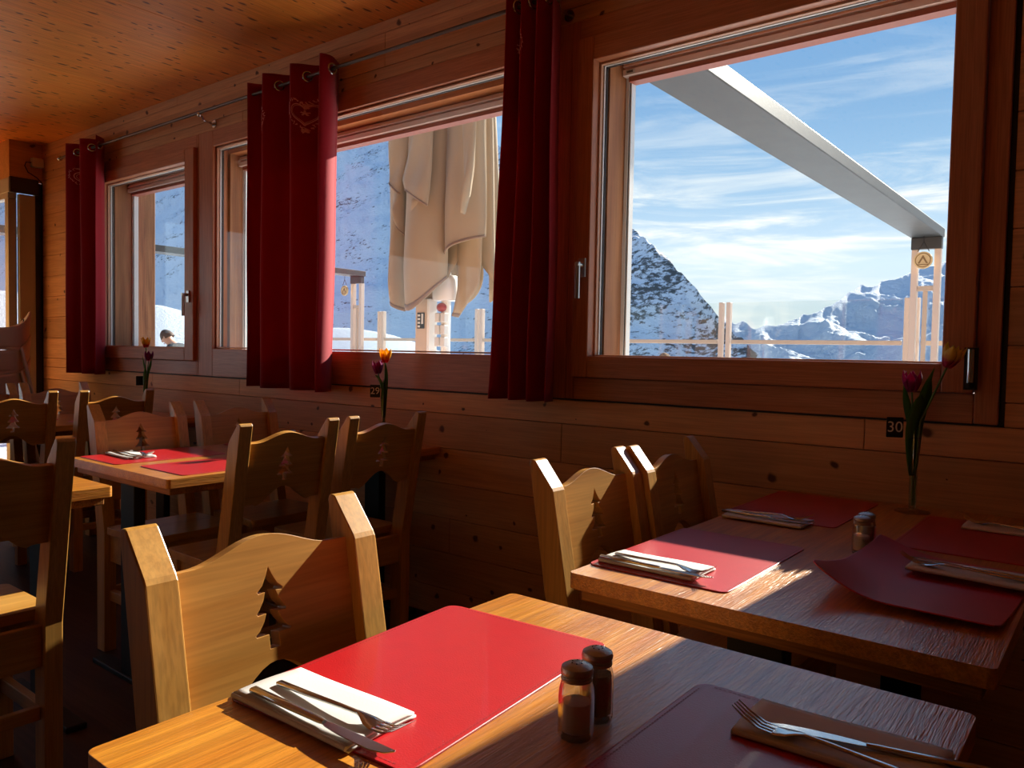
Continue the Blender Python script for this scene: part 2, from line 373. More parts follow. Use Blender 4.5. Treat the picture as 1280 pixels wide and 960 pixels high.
M['bank'] = snowmat('old_snow', .5, 0, 3, bump=.5, bdist=.3, alb=(.60,.65,.69))
M['snow'] = snowmat('fresh_snow', .3, 0, 3, bump=.3, bdist=.1)

# ------------------------------------------------------------------ room shell
D = 2.48          # inner face of the window wall
CZ = 2.68         # ceiling
XL, XR, YB = -6.6, 3.2, -4.2
def struct(o): o['kind'] = 'structure'; return o
f = MB().box(XL-1.5, XR+.2, YB-.2, D+.4, -.15, 0); struct(f.build('floor', M['floor']))
c = MB()
edges = [XL-1.6, -5.95, -4.76, -3.555, -2.36, -1.16, .04, 1.24, 2.44, XR+.2]
for a, b2 in zip(edges, edges[1:]): c.box(a+.0015, b2-.0015, YB-.2, D+.01, CZ, CZ+.10)
struct(c.build('ceiling', M['ceil']))
rf = MB().box(XL-1.6, XR+.3, YB-.3, D+.34, CZ+.102, CZ+.3); struct(rf.build('trim_1', M['postv']))
# window wall in boards around the band of windows
BX0, BX1, BZ0, BZ1 = -6.12, -.266, .99, 2.412
seams = [0, .126, .286, .439, .592, .745, .897, .99]
seams2 = [1.057, 1.212, 1.369, 1.524, 1.678, 1.834, 1.990, 2.146, 2.30]
w = MB()
def boardrow(x0, x1, z0, z1):
    w.box(x0, x1, D, D+.03, z0+.0012, z1-.0012)
def jointed(z0, z1, js):
    xs = [XL-.0] + js + [XR]
    for a, b2 in zip(xs, xs[1:]): boardrow(a+.0008, b2-.0008, z0, z1)
lowj = [[-3.1,.6],[-4.4,-1.2],[-2.3],[-5.1,-.9],[-3.6,-1.5],[-1.72,.9],[-4.9,-3.92,-.62]]
for i in range(7): jointed(seams[i], seams[i+1], lowj[i])
for z0, z1, js in ((2.412,2.47,[-3.9,-.4]),(2.47,2.625,[-2.75,.3]),(2.625,CZ,[-4.6,-1.3])): jointed(z0, z1, js)
ss = [.99] + seams2 + [2.412]
for z0, z1 in zip(ss, ss[1:]):
    boardrow(XL, BX0, z0, z1); boardrow(BX1+.0, XR, z0, z1)
# core of the wall and outside cladding
for y0, y1 in ((D+.031, D+.22),):
    w.box(XL-.0, BX0, y0, y1, 0, CZ); w.box(BX1, XR, y0, y1, 0, CZ)
    w.box(BX0, BX1, y0, y1, 0, BZ0+.06); w.box(BX0, BX1, y0, y1, BZ1-.03, CZ)
struct(w.build('wall_window', M['wall'], bevel=.0015, bseg=1, weld=False))
# thin black shadow gap round the casing at its right end and foot
# end wall with the entrance recess
e = MB(); e.box(XL-.03, XL, 2.255, D+.2, 2.39, CZ); e.box(XL-.03, XL, YB, 1.75, 2.3, CZ); e.box(XL-.03, XL, 1.62, 1.75, 0, 2.2999); e.box(XL-.03, XL, YB, -3.6, 0, 2.2999); e.box(XL-.03, XL, -3.5999, 1.6199, 0, .5)
e.box(XL-1.4, XL-.0302, 2.255, 2.285, 2.40, CZ)
e.box(XL-1.45, XL-1.4, 1.62, 2.4, 0, CZ); e.box(XL-1.4, XL-.03, 1.62, 1.70, 0, CZ)
struct(e.build('wall_left', M['wallend'], weld=False))
b = MB().box(XL-1.4, XR+.1, YB-.1, YB, 0, CZ); struct(b.build('wall_back', M['wall']))
b = MB().box(XR, XR+.1, YB, D+.2, 0, CZ); struct(b.build('wall_right', M['wall']))

# ------------------------------------------------------------------ windows
def frame(mbv, mbh, x0, x1, z0, z1, wl, wr, wb, wt, y0, y1, mitre=0):
    """four members: uprights into mbv, rails into mbh"""
    if wl: mbv.box(x0, x0+wl, y0, y1, z0, z1)
    if wr: mbv.box(x1-wr, x1, y0, y1, z0, z1)
    if wb: mbh.box(x0+wl+.0005, x1-wr-.0005, y0, y1, z0, z0+wb)
    if wt: mbh.box(x0+wl+.0005, x1-wr-.0005, y0, y1, z1-wt, z1)
UN = [(BX0, -4.335), (-4.333, -1.6985), (-1.6965, BX1)]     # casing units
def window(n, unit, sash, g, handle=None):
    gx0, gx1, gz0, gz1 = g
    root = empty('window_%d' % n, ((unit[0]+unit[1])/2, D, BZ0)); struct(root)
    O = Vector(root.location)
    def bld(mb, name, mat, par=root, **k):
        o = mb.build(name, mat, None, **k)
        o.data.transform(Matrix.Translation(-O)); o.parent = par
        return o
    # casing
    ins = (sash[0], sash[1], sash[2], sash[3]) if sash else (gx0-.004, gx1+.004, gz0-.004, gz1+.004)
    v = MB(); h = MB()
    rgap = .014 if n == 3 else 0
    x0, x1 = unit[0], unit[1]-rgap
    frame(v, h, x0, x1, BZ0+.006, BZ1-.004, ins[0]-x0, x1-ins[1], ins[2]-BZ0-.006, BZ1-.004-ins[3], D-.012, D+.085)
    bld(v, 'casing_upright', M['framev'], bevel=.003); bld(h, 'casing_rail', M['frameh'], bevel=.003)
    if sash:
        v = MB(); h = MB()
        frame(v, h, sash[0]+.0015, sash[1]-.0015, sash[2]+.0015, sash[3]-.0015, gx0-sash[0], sash[1]-gx1, gz0-sash[2], sash[3]-gz1, D-.034, D+.05)
        bld(v, 'sash_upright', M['framev'], bevel=.004); bld(h, 'sash_rail', M['frameh'], bevel=.004)
    # glazing bead, spacer and pane
    py = D+.03
    v = MB(); frame(v, v, gx0, gx1, gz0, gz1, .009, .005, .007, .009, py-.022, py-.004)
    bld(v, 'glazing_bead', M['bead'], bevel=.002)
    v = MB(); frame(v, v, gx0, gx1, gz0, gz1, .013, .007, .006, .011, py-.0035, py+.0055)
    bld(v, 'spacer', M['alu'])
    v = MB(); frame(v, v, gx0, gx1, gz0, gz1, .016, .009, .006, .013, py+.0065, py+.018)
    bld(v, 'gasket', M['rubber'])
    p = MB().box(gx0+.001, gx1-.001, py, py+.006, gz0+.001, gz1-.001); bld(p, 'glass_pane', M['glass'])
    # deep outer reveal in larch
    jx0, jx1, jz0, jz1 = gx0+.022, gx1+.03, gz0-.02, 2.289
    jy = D+.0505 if sash else D+.0855
    v = MB(); v.box(jx0-.05, jx0, jy, D+.20, jz0, jz1); v.box(jx1, jx1+.04, jy, D+.20, jz0, jz1)
    bld(v, 'outer_jamb', M['jambv'])
    v = MB(); v.box(jx0-.05, jx1+.04, jy, D+.20, jz1+.0005, jz1+.04); bld(v, 'outer_head', M['jambh'])
    v = MB().box(jx0-.05, jx1+.04, D+.086, D+.27, jz0-.03, jz0-.001); bld(v, 'outer_sill', M['alu'])
    # guide rails and raffstore blind pulled up under the head
    v = MB(); v.box(jx0+.002, jx0+.016, D+.165, D+.2, jz0, jz1-.03); v.box(jx0+.019, jx0+.024, D+.17, D+.2, jz0, jz1-.03)
    bld(v, 'guide_rail', M['alu'])
    v = MB().box(jx0+.016, jx0+.019, D+.168, D+.2, jz0, jz1-.03); bld(v, 'guide_slot', M['rubber'])
    bz = gz1 + .045 if n == 3 else gz1 - .015
    bl = MB()
    bt = 2.285; 
    prof = [(0,2.287),(.035,2.284),(.05,2.262),(.05,2.259),(.028,2.257),(.028,2.25),(.05,2.248),(.05,2.226),(.02,2.224),(-.02,2.224),(-.02,2.287)]
    bl.prism([(a, z) for a, z in prof], lambda u, vv, ww: (ww, D+.185-u, vv), jx0+.004, jx1-.002)
    bo = bld(bl, 'blind_slat', M['blind'])
    bb = MB().box(jx0+.022, jx1-.002, D+.15, D+.2, 2.205, 2.2235); bld(bb, 'blind_bottom_bar', M['blindbar'])
    return root, bld
g3 = (-1.590, -.416, 1.158, 2.245)
W3, b3 = window(3, UN[2], (-1.661, -.338, 1.078, 2.332), g3)
W2, b2_ = window(2, UN[1], None, (-4.178, -1.764, 1.160, 2.312))
W1, b1_ = window(1, UN[0], (-5.62, -4.352, 1.080, 2.335), (-5.54, -4.452, 1.156, 2.262))
# sticker on the blind of window 3
st = MB().box(-1.552, -1.512, D+.1335, D+.1345, 2.228, 2.246); b3(st, 'sticker', M['whitebox'])
st = MB()
for i in range(6): st.box(-1.546+i*.0045, -1.5428+i*.0045, D+.1325, D+.1336, 2.2335, 2.241)
b3(st, 'sticker_print', M['rubber'])
def handle(bld, x, z, y=D-.034):
    p = MB().box(x-.015, x+.015, y-.010, y, z-.035, z+.035); hp = bld(p, 'handle_plate', M['steel'], bevel=.002)
    t = MB(); t.tube([(x, y-.008, z+.01), (x, y-.045, z+.01)], .009, 12); t.tube([(x, y-.036, z+.018), (x, y-.036, z-.115)], .0095, 12)
    bld(t, 'handle_lever', M['steel'], smooth=40)
handle(b3, -1.614, 1.487); handle(b1_, -4.40, 1.462)
t = MB(); t.tube([(-.345, D-.045, 1.11), (-.345, D-.045, 1.2)], .009, 12); b3(t, 'hinge', M['chrome'], smooth=40)
t = MB(); t.tube([(-.345, D-.045, 1.095), (-.345, D-.045, 1.109)], .0105, 12); t.box(-.362, -.328, D-.036, D-.0345, 1.09, 1.205); b3(t, 'hinge_plate', M['rubber'], smooth=40)
# shadow-gap strip right of the casing
t = MB().box(BX1-.0135, BX1+.0005, D+.004, D+.03, BZ0, BZ1); t.box(BX0, BX1, D+.004, D+.03, BZ0-.0005, BZ0+.0055); b3(t, 'shadow_gap', M['rubber'])

w4 = empty('window_4', (XL, -1, .5)); struct(w4)  # added window, out of view, lets daylight reach the ceiling
v = MB()
for yy in (-2.6, -1.3, 0, 1.3, 2.6): v.box(-.06, 0, yy-.03, yy+.03, .0005, 1.7995)
for zz in (.0005, 1.7395):
    for yy in (-2.6, -1.3, 0, 1.3): v.box(-.06, 0, yy+.0305, yy+1.2695, zz, zz+.06)
v.build('window_frame', M['framev'], w4, bevel=.004)
for yy in (-2.6, -1.3, 0, 1.3): MB().box(-.033, -.027, yy+.031, yy+1.269, .061, 1.739).build('glass_pane', M['glass'], w4)

# ------------------------------------------------------------------ curtain rod and curtains
RY, RZ = 2.385, 2.487
rd = empty('curtain_rod', (-3.6, RY, RZ)); tag(rd, 'thin brown metal curtain rod running above the row of windows', 'curtain rod')
MB().tube([(-2.42,0,0),(3.0,0,0)], .0085, 10).build('rod', M['rod'], rd, smooth=40)
fin = MB().ball((-2.44,0,0), .02).build('finial', M['chrome'], rd, smooth=60)
for xb in (-.58, 1.88):
    t = MB(); t.tube([(xb,.094,-.045),(xb,.03,-.04),(xb,.012,-.012)], .006, 8)
    k = t.build('bracket', M['chrome'], rd, smooth=40)
    MB().ball((xb,.0,-.012), .014).build('bracket_ring', M['chrome'], k, smooth=60)
    MB().lathe([(0,0),(.022,0),(.022,.006),(0,.006)], seg=16).build('bracket_rosette', M['chrome'], k).matrix_local = Matrix.Translation((xb,.0945,-.045)) @ Matrix.Rotation(PI/2,4,'X')
def curtain(x0, x1, nper, phase, amp, label, ztop, zbot, xb0=None, xb1=None, heart_u=(.3,), curl=0):
    root = empty('curtain', ((x0+x1)/2, RY, zbot)); tag(root, label, 'curtain', 'red curtains on the rod')
    xb0 = x0 if xb0 is None else xb0; xb1 = x1 if xb1 is None else xb1
    cx, cy, cz = root.location
    def pt(u, v):     # u along cloth 0..1, v 0 bottom .. 1 top
        a0 = x0 + (xb0-x0)*(1-v)**1.5; a1 = x1 + (xb1-x1)*(1-v)**1.5
        ph = phase + 2*PI*nper*u
        s = math.sin(ph)
        s = math.copysign(abs(s)**.75, s)
        A = amp*(1 + .22*(1-v)*math.sin(7.1*u+2))
        y = RY + A*s + .012*(1-v)*math.sin(3.3*u*PI+1.4)
        x = a0 + (a1-a0)*(u + .35/nper/(2*PI)*math.sin(2*ph)*(.3+.4*v)) + .006*math.sin(9*v+5*u)*(1-v)
        z = zbot + (ztop-zbot)*v
        if curl and u > .80:
            t_ = (u-.80)/.20
            q_ = pt(.7999, v)
            x = q_.x + cx + .02*math.sin(PI*min(1, t_*1.1))*(.6+.4*v) - (.045*t_**2)*(1.2-.5*v)
            y = q_.y + cy + (2.1*amp+.01)*(t_**1.2)
        return Vector((x-cx, y-cy, z-cz))
    me = MB().grid(int(nper*28), 40, pt); me.build('cloth', M['curtain'], root, smooth=180, solid=.002)
    # eyelets where the cloth crosses the rod
    k = 0
    for i in range(int(nper*2)+2):
        u = (i*PI - phase)/(2*PI*nper)
        if not .02 < u < .98: continue
        v = (RZ-zbot)/(ztop-zbot)
        p = pt(u, v); tdir = (pt(u+.004, v)-pt(u-.004, v)).normalized()
        p.y = 0
        MB().torus(p, .0225, .0055, tdir, (0,0,1)).build('eyelet', M['chrome'], root, smooth=60)
    # embroidered hearts: strips that follow the cloth
    H = ztop - zbot
    cl = abs(x1-x0)*1.0
    tot = 0
    q = pt(0, .8)
    for i in range(1, 101):
        q2 = pt(i/100, .8); tot += (q2-q).length; q = q2
    for hu in heart_u:
        mb = MB(); hv = (2.31-zbot)/H
        def P(a, b_):   # metres on the cloth
            u = hu + a/tot; v = hv + b_/H
            e_ = .002
            p = pt(u, v); n_ = (pt(u+e_, v)-pt(u-e_, v)).cross(pt(u, v+e_)-pt(u, v-e_)).normalized()
            return p + n_*.0022
        def strip(pts, wd):
            for (a0_, b0), (a1_, b1) in zip(pts, pts[1:]):
                d = Vector((a1_-a0_, b1-b0)); 
                if d.length < 1e-6: continue
                nn = Vector((-d.y, d.x)).normalized()*wd/2
                mb.add([P(a0_+nn.x, b0+nn.y), P(a1_+nn.x, b1+nn.y), P(a1_-nn.x, b1-nn.y), P(a0_-nn.x, b0-nn.y)], [(0,1,2,3)])
        def heart(sz, n=40):
            o = []
            for i in range(n+1):
                t_ = 2*PI*i/n
                o.append((sz*16*math.sin(t_)**3/16, sz*(13*math.cos(t_)-5*math.cos(2*t_)-2*math.cos(3*t_)-math.cos(4*t_))/16))
            return o
        strip(heart(.058), .005); strip(heart(.049), .002)
        big = heart(.085, 44)
        for i, (a, b_) in enumerate(big[:-1]):
            for k2 in range(3):
                an = random.random()*2*PI; r_ = .006+.006*random.random()
                strip([(a, b_), (a+r_*math.cos(an), b_+r_*math.sin(an))], .0035)
        for k2 in range(5):
            an = 2*PI*k2/5+.3; strip([(0,0),(.013*math.cos(an), .013*math.sin(an))], .006)
        mb.build('embroidered_heart', M['embroid'], root, solid=.0008)
    return root
curtain(-5.95, -5.40, 2.5, .6, .055, 'red curtain nearest the end wall, with an embroidered heart', 2.545, .968, xb0=-5.96, xb1=-5.39, heart_u=(.42,))
curtain(-3.665, -2.862, 3.5, 5.968, .06, 'red curtain between the vases, its right edge struck by sunlight', 2.545, .962, xb0=-3.675, xb1=-2.845, heart_u=(.17,.58), curl=1)
curtain(-1.955, -1.70, 3.5, 1.2, .05, 'dark red curtain bunched tightly beside the largest window', 2.545, .985, xb0=-2.03, xb1=-1.685, heart_u=(.35,))

# ------------------------------------------------------------------ chair
def tree_poly(cx, cz, w_, h_):
    """three-tier fir, points clockwise from the tip"""
    R = []
    def q(x, z): R.append((x, z))
    q(0, 1.0)
    q(.10,.90); q(.26,.78); q(.44,.715); q(.40,.69); q(.18,.70)
    q(.26,.60); q(.42,.50); q(.52,.455); q(.48,.43); q(.20,.44)
    q(.30,.34); q(.48,.24); q(.62,.20); q(.58,.175); q(.17,.18); q(.17,0.0)
    left = [(-x, z) for x, z in reversed(R[1:])]
    return [(cx+x*w_, cz+z*h_) for x, z in R+left]
LEAN = .085/.475
def make_chair():
    root = empty('dining_chair')
    # back posts
    prof = [(-.200,0),(-.142,0),(-.140,.46),(-.219,.873),(-.223,.880),(-.268,.934),(-.274,.937),(-.281,.935),(-.284,.928),(-.202,.455)]
    for s in (1, -1):
        MB().prism(prof, lambda u, v, w_: (u, w_, v), s*.166-.022, s*.166+.022).build('back_post', M['chairz'], root, bevel=.004, bseg=2)
    # carved back panel between the posts
    hw = .1445
    top = []; n = 24
    for i in range(n+1):
        y = hw - 2*hw*i/n; t = y/hw
        top.append((y, .872 + .028*(.5+.5*math.cos(PI*min(1, abs(t)*1.22)))))
    bot = []
    for i in range(n+1):
        y = -hw + 2*hw*i/n; t = abs(y/hw)
        a = 0 if t > .56 else (.5+.5*math.cos(PI*t/.56))
        a = a**.6
        nb = .006*math.exp(-((t-.66)/.06)**2)
        bot.append((y, .674 - nb + .05*a))
    def pan(u, v, w_):
        xc = -.202 - (v-.455)*LEAN + .026
        return (xc + w_*.985, u, v + w_*.17)
    MB().prism(top+bot, pan, -.011, .011, holes=[tree_poly(0, .742, .0475, .112)]).build('backrest', M['chairy'], root, bevel=.0025, bseg=2)
    # seat
    so = [(x, y) for x, y in rrect(-.135, .165, -.187, .187, .02)]
    MB().prism(so, XY, .455, .482).build('seat', M['chairy'], root, bevel=.005)
    for s in (1, -1):
        MB().prism([(.105,0),(.15,0),(.15,.454),(.105,.454)], lambda u, v, w_: (u, w_, v), s*.158-.022, s*.158+.022).build('leg', M['chairz'], root, bevel=.004)
    a = MB(); a.box(.128, .146, -.135, .135, .345, .4535); a.box(-.19, -.168, -.143, .143, .345, .4535)
    a.box(-.139, .104, .148, .168, .345, .4535); a.box(-.139, .104, -.168, -.148, .345, .4535)
    a.build('apron', M['chairy'], root, bevel=.003)
    for s in (1, -1):
        MB().box(-.1395, .1045, s*.158-.011, s*.158+.011, .195, .235).build('stretcher', M['chairx'], root, bevel=.003)
    MB().box(-.18, -.158, -.143, .143, .205, .24).build('stretcher', M['chairy'], root, bevel=.003)
    MB().box(.117, .139, -.135, .135, .205, .24).build('stretcher', M['chairy'], root, bevel=.003)
    return root
chair0 = make_chair()
CH = [  # back-top X, centre y, facing (+1 = towards +x), label, group
 (-1.005, .655,  1, 'sunlit wooden chair with fir tree cutout tucked at the nearest table'),
 (-1.020, 1.540, 1, 'wooden chair half in sun facing the table numbered 30, nearer the camera'),
 (-1.005, 1.925, 1, 'wooden chair in shade facing the table numbered 30, against the wall'),
 (-2.100, 1.522, -1, 'wooden chair seen from behind at the table numbered 29, with a sunlit top rim'),
 (-2.110, 1.948, -1, 'dark wooden chair seen from behind at the table numbered 29, next to the wall'),
 (-3.160, 1.530, 1, 'brown wooden chair facing the table numbered 29, behind the white napkin'),
 (-3.150, 1.960, 1, 'shaded wooden chair facing the table numbered 29, below the sunlit curtain'),
 (-2.050, .655, -1, 'large dark chair seen from behind, cut by the left edge of the frame'),
 (-4.15, 1.440, -1, 'dark chair seen from behind at the farthest table, nearer the left frame edge'),
 (-4.11, 1.905, -1, 'dark chair seen from behind at the farthest table, below its tulip vase'),
 (-5.08, 1.56, 1, 'chair facing us across the farthest table, in front of stacked high chairs'),
 (-5.08, 1.96, 1, 'chair facing us across the farthest table, close to the end of the window wall'),
]
for i, (bx, cy, d, lab) in enumerate(CH):
    o = chair0 if i == 0 else copy_tree(chair0)
    place(o, (bx + d*.283, cy, 0), 0 if d > 0 else PI); tag(o, lab, 'chair', 'wooden chairs with fir tree cutouts')
    o.rotation_euler.z += random.uniform(-.015, .015)

# ------------------------------------------------------------------ tables
TZ = .75
def make_table(l_=1.235):
    root = empty('dining_table')
    w_ = .705; cy_ = l_/2-.0625
    t = MB().prism(rrect(-w_/2, w_/2, -l_/2, l_/2, .012), XY, TZ-.03, TZ); t.build('tabletop', M['oak'], root, bevel=.003)
    MB().box(-w_/2+.018, w_/2-.018, -l_/2+.018, l_/2-.018, TZ-.055, TZ-.0305).build('under_board', M['oakedge'], root, bevel=.003)
    for s in (1, -1):
        MB().box(-.05, .05, s*cy_-.02, s*cy_+.02, .02, TZ-.056).build('column', M['black'], root, bevel=.004)
        MB().box(-.25, .25, s*cy_-.03, s*cy_+.03, 0, .0195).build('foot', M['black'], root, bevel=.004)
    return root
TX = [(-.480, .705,  'nearest oak table with shakers, half lit by low sun'),
      (-.480, 1.851, 'oak table numbered 30, under the largest window with a curled placemat'),
      (-2.702, 1.853, 'oak table numbered 29, with two sunlit red placemats at its near end'),
      (-2.702, .715, 'oak table corner jutting in behind the left foreground chair'),
      (-4.63, 1.853, 'farthest oak table with a red placemat, behind dark chair backs')]
tb0 = make_table(.712); tb1 = make_table()
for i, (x, y, lab) in enumerate(TX):
    o = (tb0, tb1)[i] if i < 2 else copy_tree(tb0 if i == 3 else tb1)
    place(o, (x, y, 0)); tag(o, lab, 'table', 'oak dining tables')

# ------------------------------------------------------------------ placemats
def make_mat(curl=0):
    root = empty('placemat')
    w_, l_ = .29, .43
    def zf(x, y):
        if not curl: return 0
        a = max(0, (-x - .02)/.125); b_ = max(0, (-y-.02)/.195); c_ = max(0, (y-.06)/.155)
        return curl*(a**2*(.55+.45*b_) + .35*b_**2*(.6+.4*a) + .25*c_**2*a)
    n1, n2 = 20, 28
    mb = MB()
    r = .018
    def fn(u, v):
        x = (u-.5)*w_; y = (v-.5)*l_
        # pull grid corners onto a rounded outline
        ax, ay = abs(x)-(w_/2-r), abs(y)-(l_/2-r)
        if ax > 0 and ay > 0:
            k = r/max(math.hypot(ax, ay), 1e-6) if math.hypot(ax, ay) > r else 1
            x = math.copysign(w_/2-r+ax*k, x); y = math.copysign(l_/2-r+ay*k, y)
        return (x, y, .0025 + zf(x, y))
    def warp(t):   # denser near the rim
        return .5-.5*math.cos(PI*t)
    mb.grid(n1, n2, lambda u, v: fn(warp(u), warp(v)))
    o = mb.build('leather', M['matred'], root, smooth=60); m = o.modifiers.new('s', 'SOLIDIFY'); m.thickness = .0025; m.offset = -1
    st = MB(); e_ = .007; step = .006; pts = []
    pl = rrect(-w_/2+e_, w_/2-e_, -l_/2+e_, l_/2-e_, r-.005, 4)
    pl.append(pl[0])
    for (x0, y0), (x1, y1) in zip(pl, pl[1:]):
        d = math.hypot(x1-x0, y1-y0); k = max(1, int(d/step))
        if d < .006: continue
        for i in range(k):
            a = (i+.15)/k; b_ = (i+.8)/k
            xa, ya, xb, yb = x0+(x1-x0)*a, y0+(y1-y0)*a, x0+(x1-x0)*b_, y0+(y1-y0)*b_
            nx, ny = (y1-y0)/d*.0006, -(x1-x0)/d*.0006
            st.add([(xa+nx, ya+ny, .0029+zf(xa,ya)), (xb+nx, yb+ny, .0029+zf(xb,yb)), (xb-nx, yb-ny, .0029+zf(xb,yb)), (xa-nx, ya-ny, .0029+zf(xa,ya))], [(0,1,2,3)])
    st.build('stitching', M['stitch'], root, weld=False)
    return root
mat0 = make_mat(); matc = make_mat(.045)
MT = [  # x, y, rot, label, curled
 (-.704, .735, 4.0, 'bright red placemat fully in sun on the nearest table'),
 (-.272, .712, 0, 'shaded red placemat beside the shakers on the nearest table'),
 (-.690, 1.520, 0, 'red placemat half in sun at the near left of the table numbered 30'),
 (-.702, 2.205, 0, 'dark red placemat against the wall at the left of the table numbered 30'),
 (-.268, 2.115, 0, 'dark red placemat to the right of the tulip vase numbered 30'),
 (-2.905, 1.480, 0, 'sunlit red placemat under a white napkin on the table numbered 29'),
 (-2.530, 1.520, 0, 'sunlit red placemat behind the chair back on the table numbered 29'),
 (-2.900, 2.06, 0, 'dim purple-red placemat at the far left of the table numbered 29'),
 (-2.520, 2.16, 0, 'dim red placemat by the wall, behind chairs on the table numbered 29'),
 (-4.76, 1.60, 0, 'dark red placemat on the near left of the farthest table'),
 (-4.36, 2.02, 0, 'dark red placemat on the farthest table, seen between chair posts'),
]
for i, (x, y, r_, lab) in enumerate(MT):
    o = mat0 if i == 0 else copy_tree(mat0)
    place(o, (x, y, TZ), math.radians(r_)); tag(o, lab, 'placemat', 'red leather placemats')
place(matc, (-.280, 1.610, TZ), math.radians(-2)); tag(matc, 'curled placemat with lifted edges on the table numbered 30', 'placemat', 'red leather placemats')

# ------------------------------------------------------------------ napkins, forks, knives
def make_napkin(mat):
    root = empty('napkin')
    # folded strip: two layers, fold along the -y edge; long axis x
    w_, l_ = .205, .10
    for i, (k, dz) in enumerate(((1.0, 0), (.985, .0032))):
        def fn(u, v, dz=dz, k=k):
            x = (u-.5)*w_*k; y = -l_/2 + v*l_*k
            return (x, y, .0016 + dz + .0018*math.sin(PI*v) + .001*math.sin(5*u+2*v+dz*500))
        o = MB().grid(14, 10, fn).build('layer', mat, root, smooth=80); m = o.modifiers.new('s', 'SOLIDIFY'); m.thickness = .0026; m.offset = 0
    t = MB(); t.tube([(-w_/2+.001, -l_/2, .0035), (0, -l_/2, .004), (w_/2-.003, -l_/2, .0035)], .0032, 8); t.build('fold', mat, root, smooth=60)
    return root
def loft(mb, secs, seg=10):
    """secs: (x, y, z, half width, half thick)"""
    vs = []; fs = []
    for x, y, z, a, b_ in secs:
        for k in range(seg):
            an = 2*PI*k/seg
            ca, sa = math.cos(an), math.sin(an)
            vs.append((x, y + a*math.copysign(abs(ca)**.6, ca), z + b_*math.copysign(abs(sa)**.8, sa)))
    n = len(secs)
    for i in range(n-1):
        for k in range(seg):
            k2 = (k+1) % seg; fs.append((i*seg+k, i*seg+k2, (i+1)*seg+k2, (i+1)*seg+k))
    fs.append(tuple(reversed(range(seg)))); fs.append(tuple((n-1)*seg+k for k in range(seg)))
    mb.add(vs, fs)
def make_fork():
    root = empty('fork')     # handle end at -x, tines at +x
    h = MB(); loft(h, [(-.116,0,.003,.004,.0015),(-.114,0,.003,.0055,.0022),(-.06,0,.0045,.0045,.0024),(0,0,.0075,.0032,.0022),(.028,0,.0085,.003,.002)])
    h.build('handle', M['cutlery'], root, smooth=50)
    hd = MB(); loft(hd, [(.027,0,.0085,.003,.002),(.036,0,.0075,.006,.0014),(.046,0,.005,.0105,.0011),(.056,0,.0035,.0118,.001),(.060,0,.0034,.0118,.001)])
    head = hd.build('head', M['cutlery'], root, smooth=50)
    for k in range(4):
        y = (k-1.5)*.0064
        t = MB(); loft(t, [(.0595,y,.0034,.0021,.001),(.075,y,.0042,.0019,.001),(.092,y*.97,.0110,.0016,.0009),(.106,y*.95,.0200,.0007,.0005)], 8)
        t.build('tine', M['cutlery'], head, smooth=50)
    return root
def make_knife():
    root = empty('knife')
    h = MB(); loft(h, [(-.132,0,.004,.004,.002),(-.130,0,.004,.006,.0032),(-.07,0,.004,.0055,.0032),(-.008,0,.004,.0042,.003),(0,0,.004,.0035,.0024)])
    h.build('handle', M['cutlery'], root, smooth=50)
    bl = [(0,-.0035),(.008,-.006),(.03,-.0085),(.06,-.0095),(.082,-.009),(.098,-.004),(.104,.004),(.1035,.0065),(.06,.006),(.008,.0045),(0,.0035)]
    MB().prism(bl, lambda u, v, w_: (u, v, .0038 + w_), -.0007, .0007).build('blade', M['cutlery'], root, bevel=.0004)
    return root
nap0 = make_napkin(M['napkin']); fk0 = make_fork(); kn0 = make_knife()
ST = [  # napkin centre, rot deg, fork (x,y,rot), knife (x,y,rot), where
 ((-.722,.566), 1.5, (-.682,.562,1), (-.672,.530,1), 'on the sunlit red placemat of the nearest table'),
 ((-.231,.872), 2.0, (-.229,.834,178), (-.203,.866,193), 'on the shaded placemat of the nearest table'),
 ((-.722,1.379), 0, (-.695,1.362,-5), (-.690,1.335,1), 'at the near left place of the table numbered 30'),
 ((-.716,1.967), 0, (-.712,1.975,5), (-.700,1.945,-1), 'at the far left place of the table numbered 30'),
 ((-.224,1.690), -3, (-.238,1.668,177), (-.236,1.695,172), 'on the curled placemat of the table numbered 30'),
 ((-.215,2.252), 0, (-.225,2.240,165), (-.215,2.265,172), 'right of the vase on the table numbered 30'),
 ((-2.942,1.405), -2, (-2.925,1.418,5), (-2.92,1.388,-2), 'on the near left place of the table numbered 29'),
]
for i, (nc, nr, fk, kn, wh) in enumerate(ST):
    o = nap0 if i == 0 else copy_tree(nap0); z0 = TZ + .0028
    lift = .012 if i == 4 else 0
    place(o, (nc[0], nc[1], z0+lift), math.radians(nr)); tag(o, 'folded white paper napkin ' + wh, 'napkin', 'folded napkins')
    o = fk0 if i == 0 else copy_tree(fk0)
    place(o, (fk[0], fk[1], z0+.0078+lift), math.radians(fk[2])); tag(o, 'steel fork lying on the napkin ' + wh, 'fork', 'steel forks')
    o = kn0 if i == 0 else copy_tree(kn0)
    place(o, (kn[0], kn[1], z0+.0075+lift), math.radians(kn[2])); tag(o, 'steel knife lying on the napkin ' + wh, 'knife', 'steel knives')

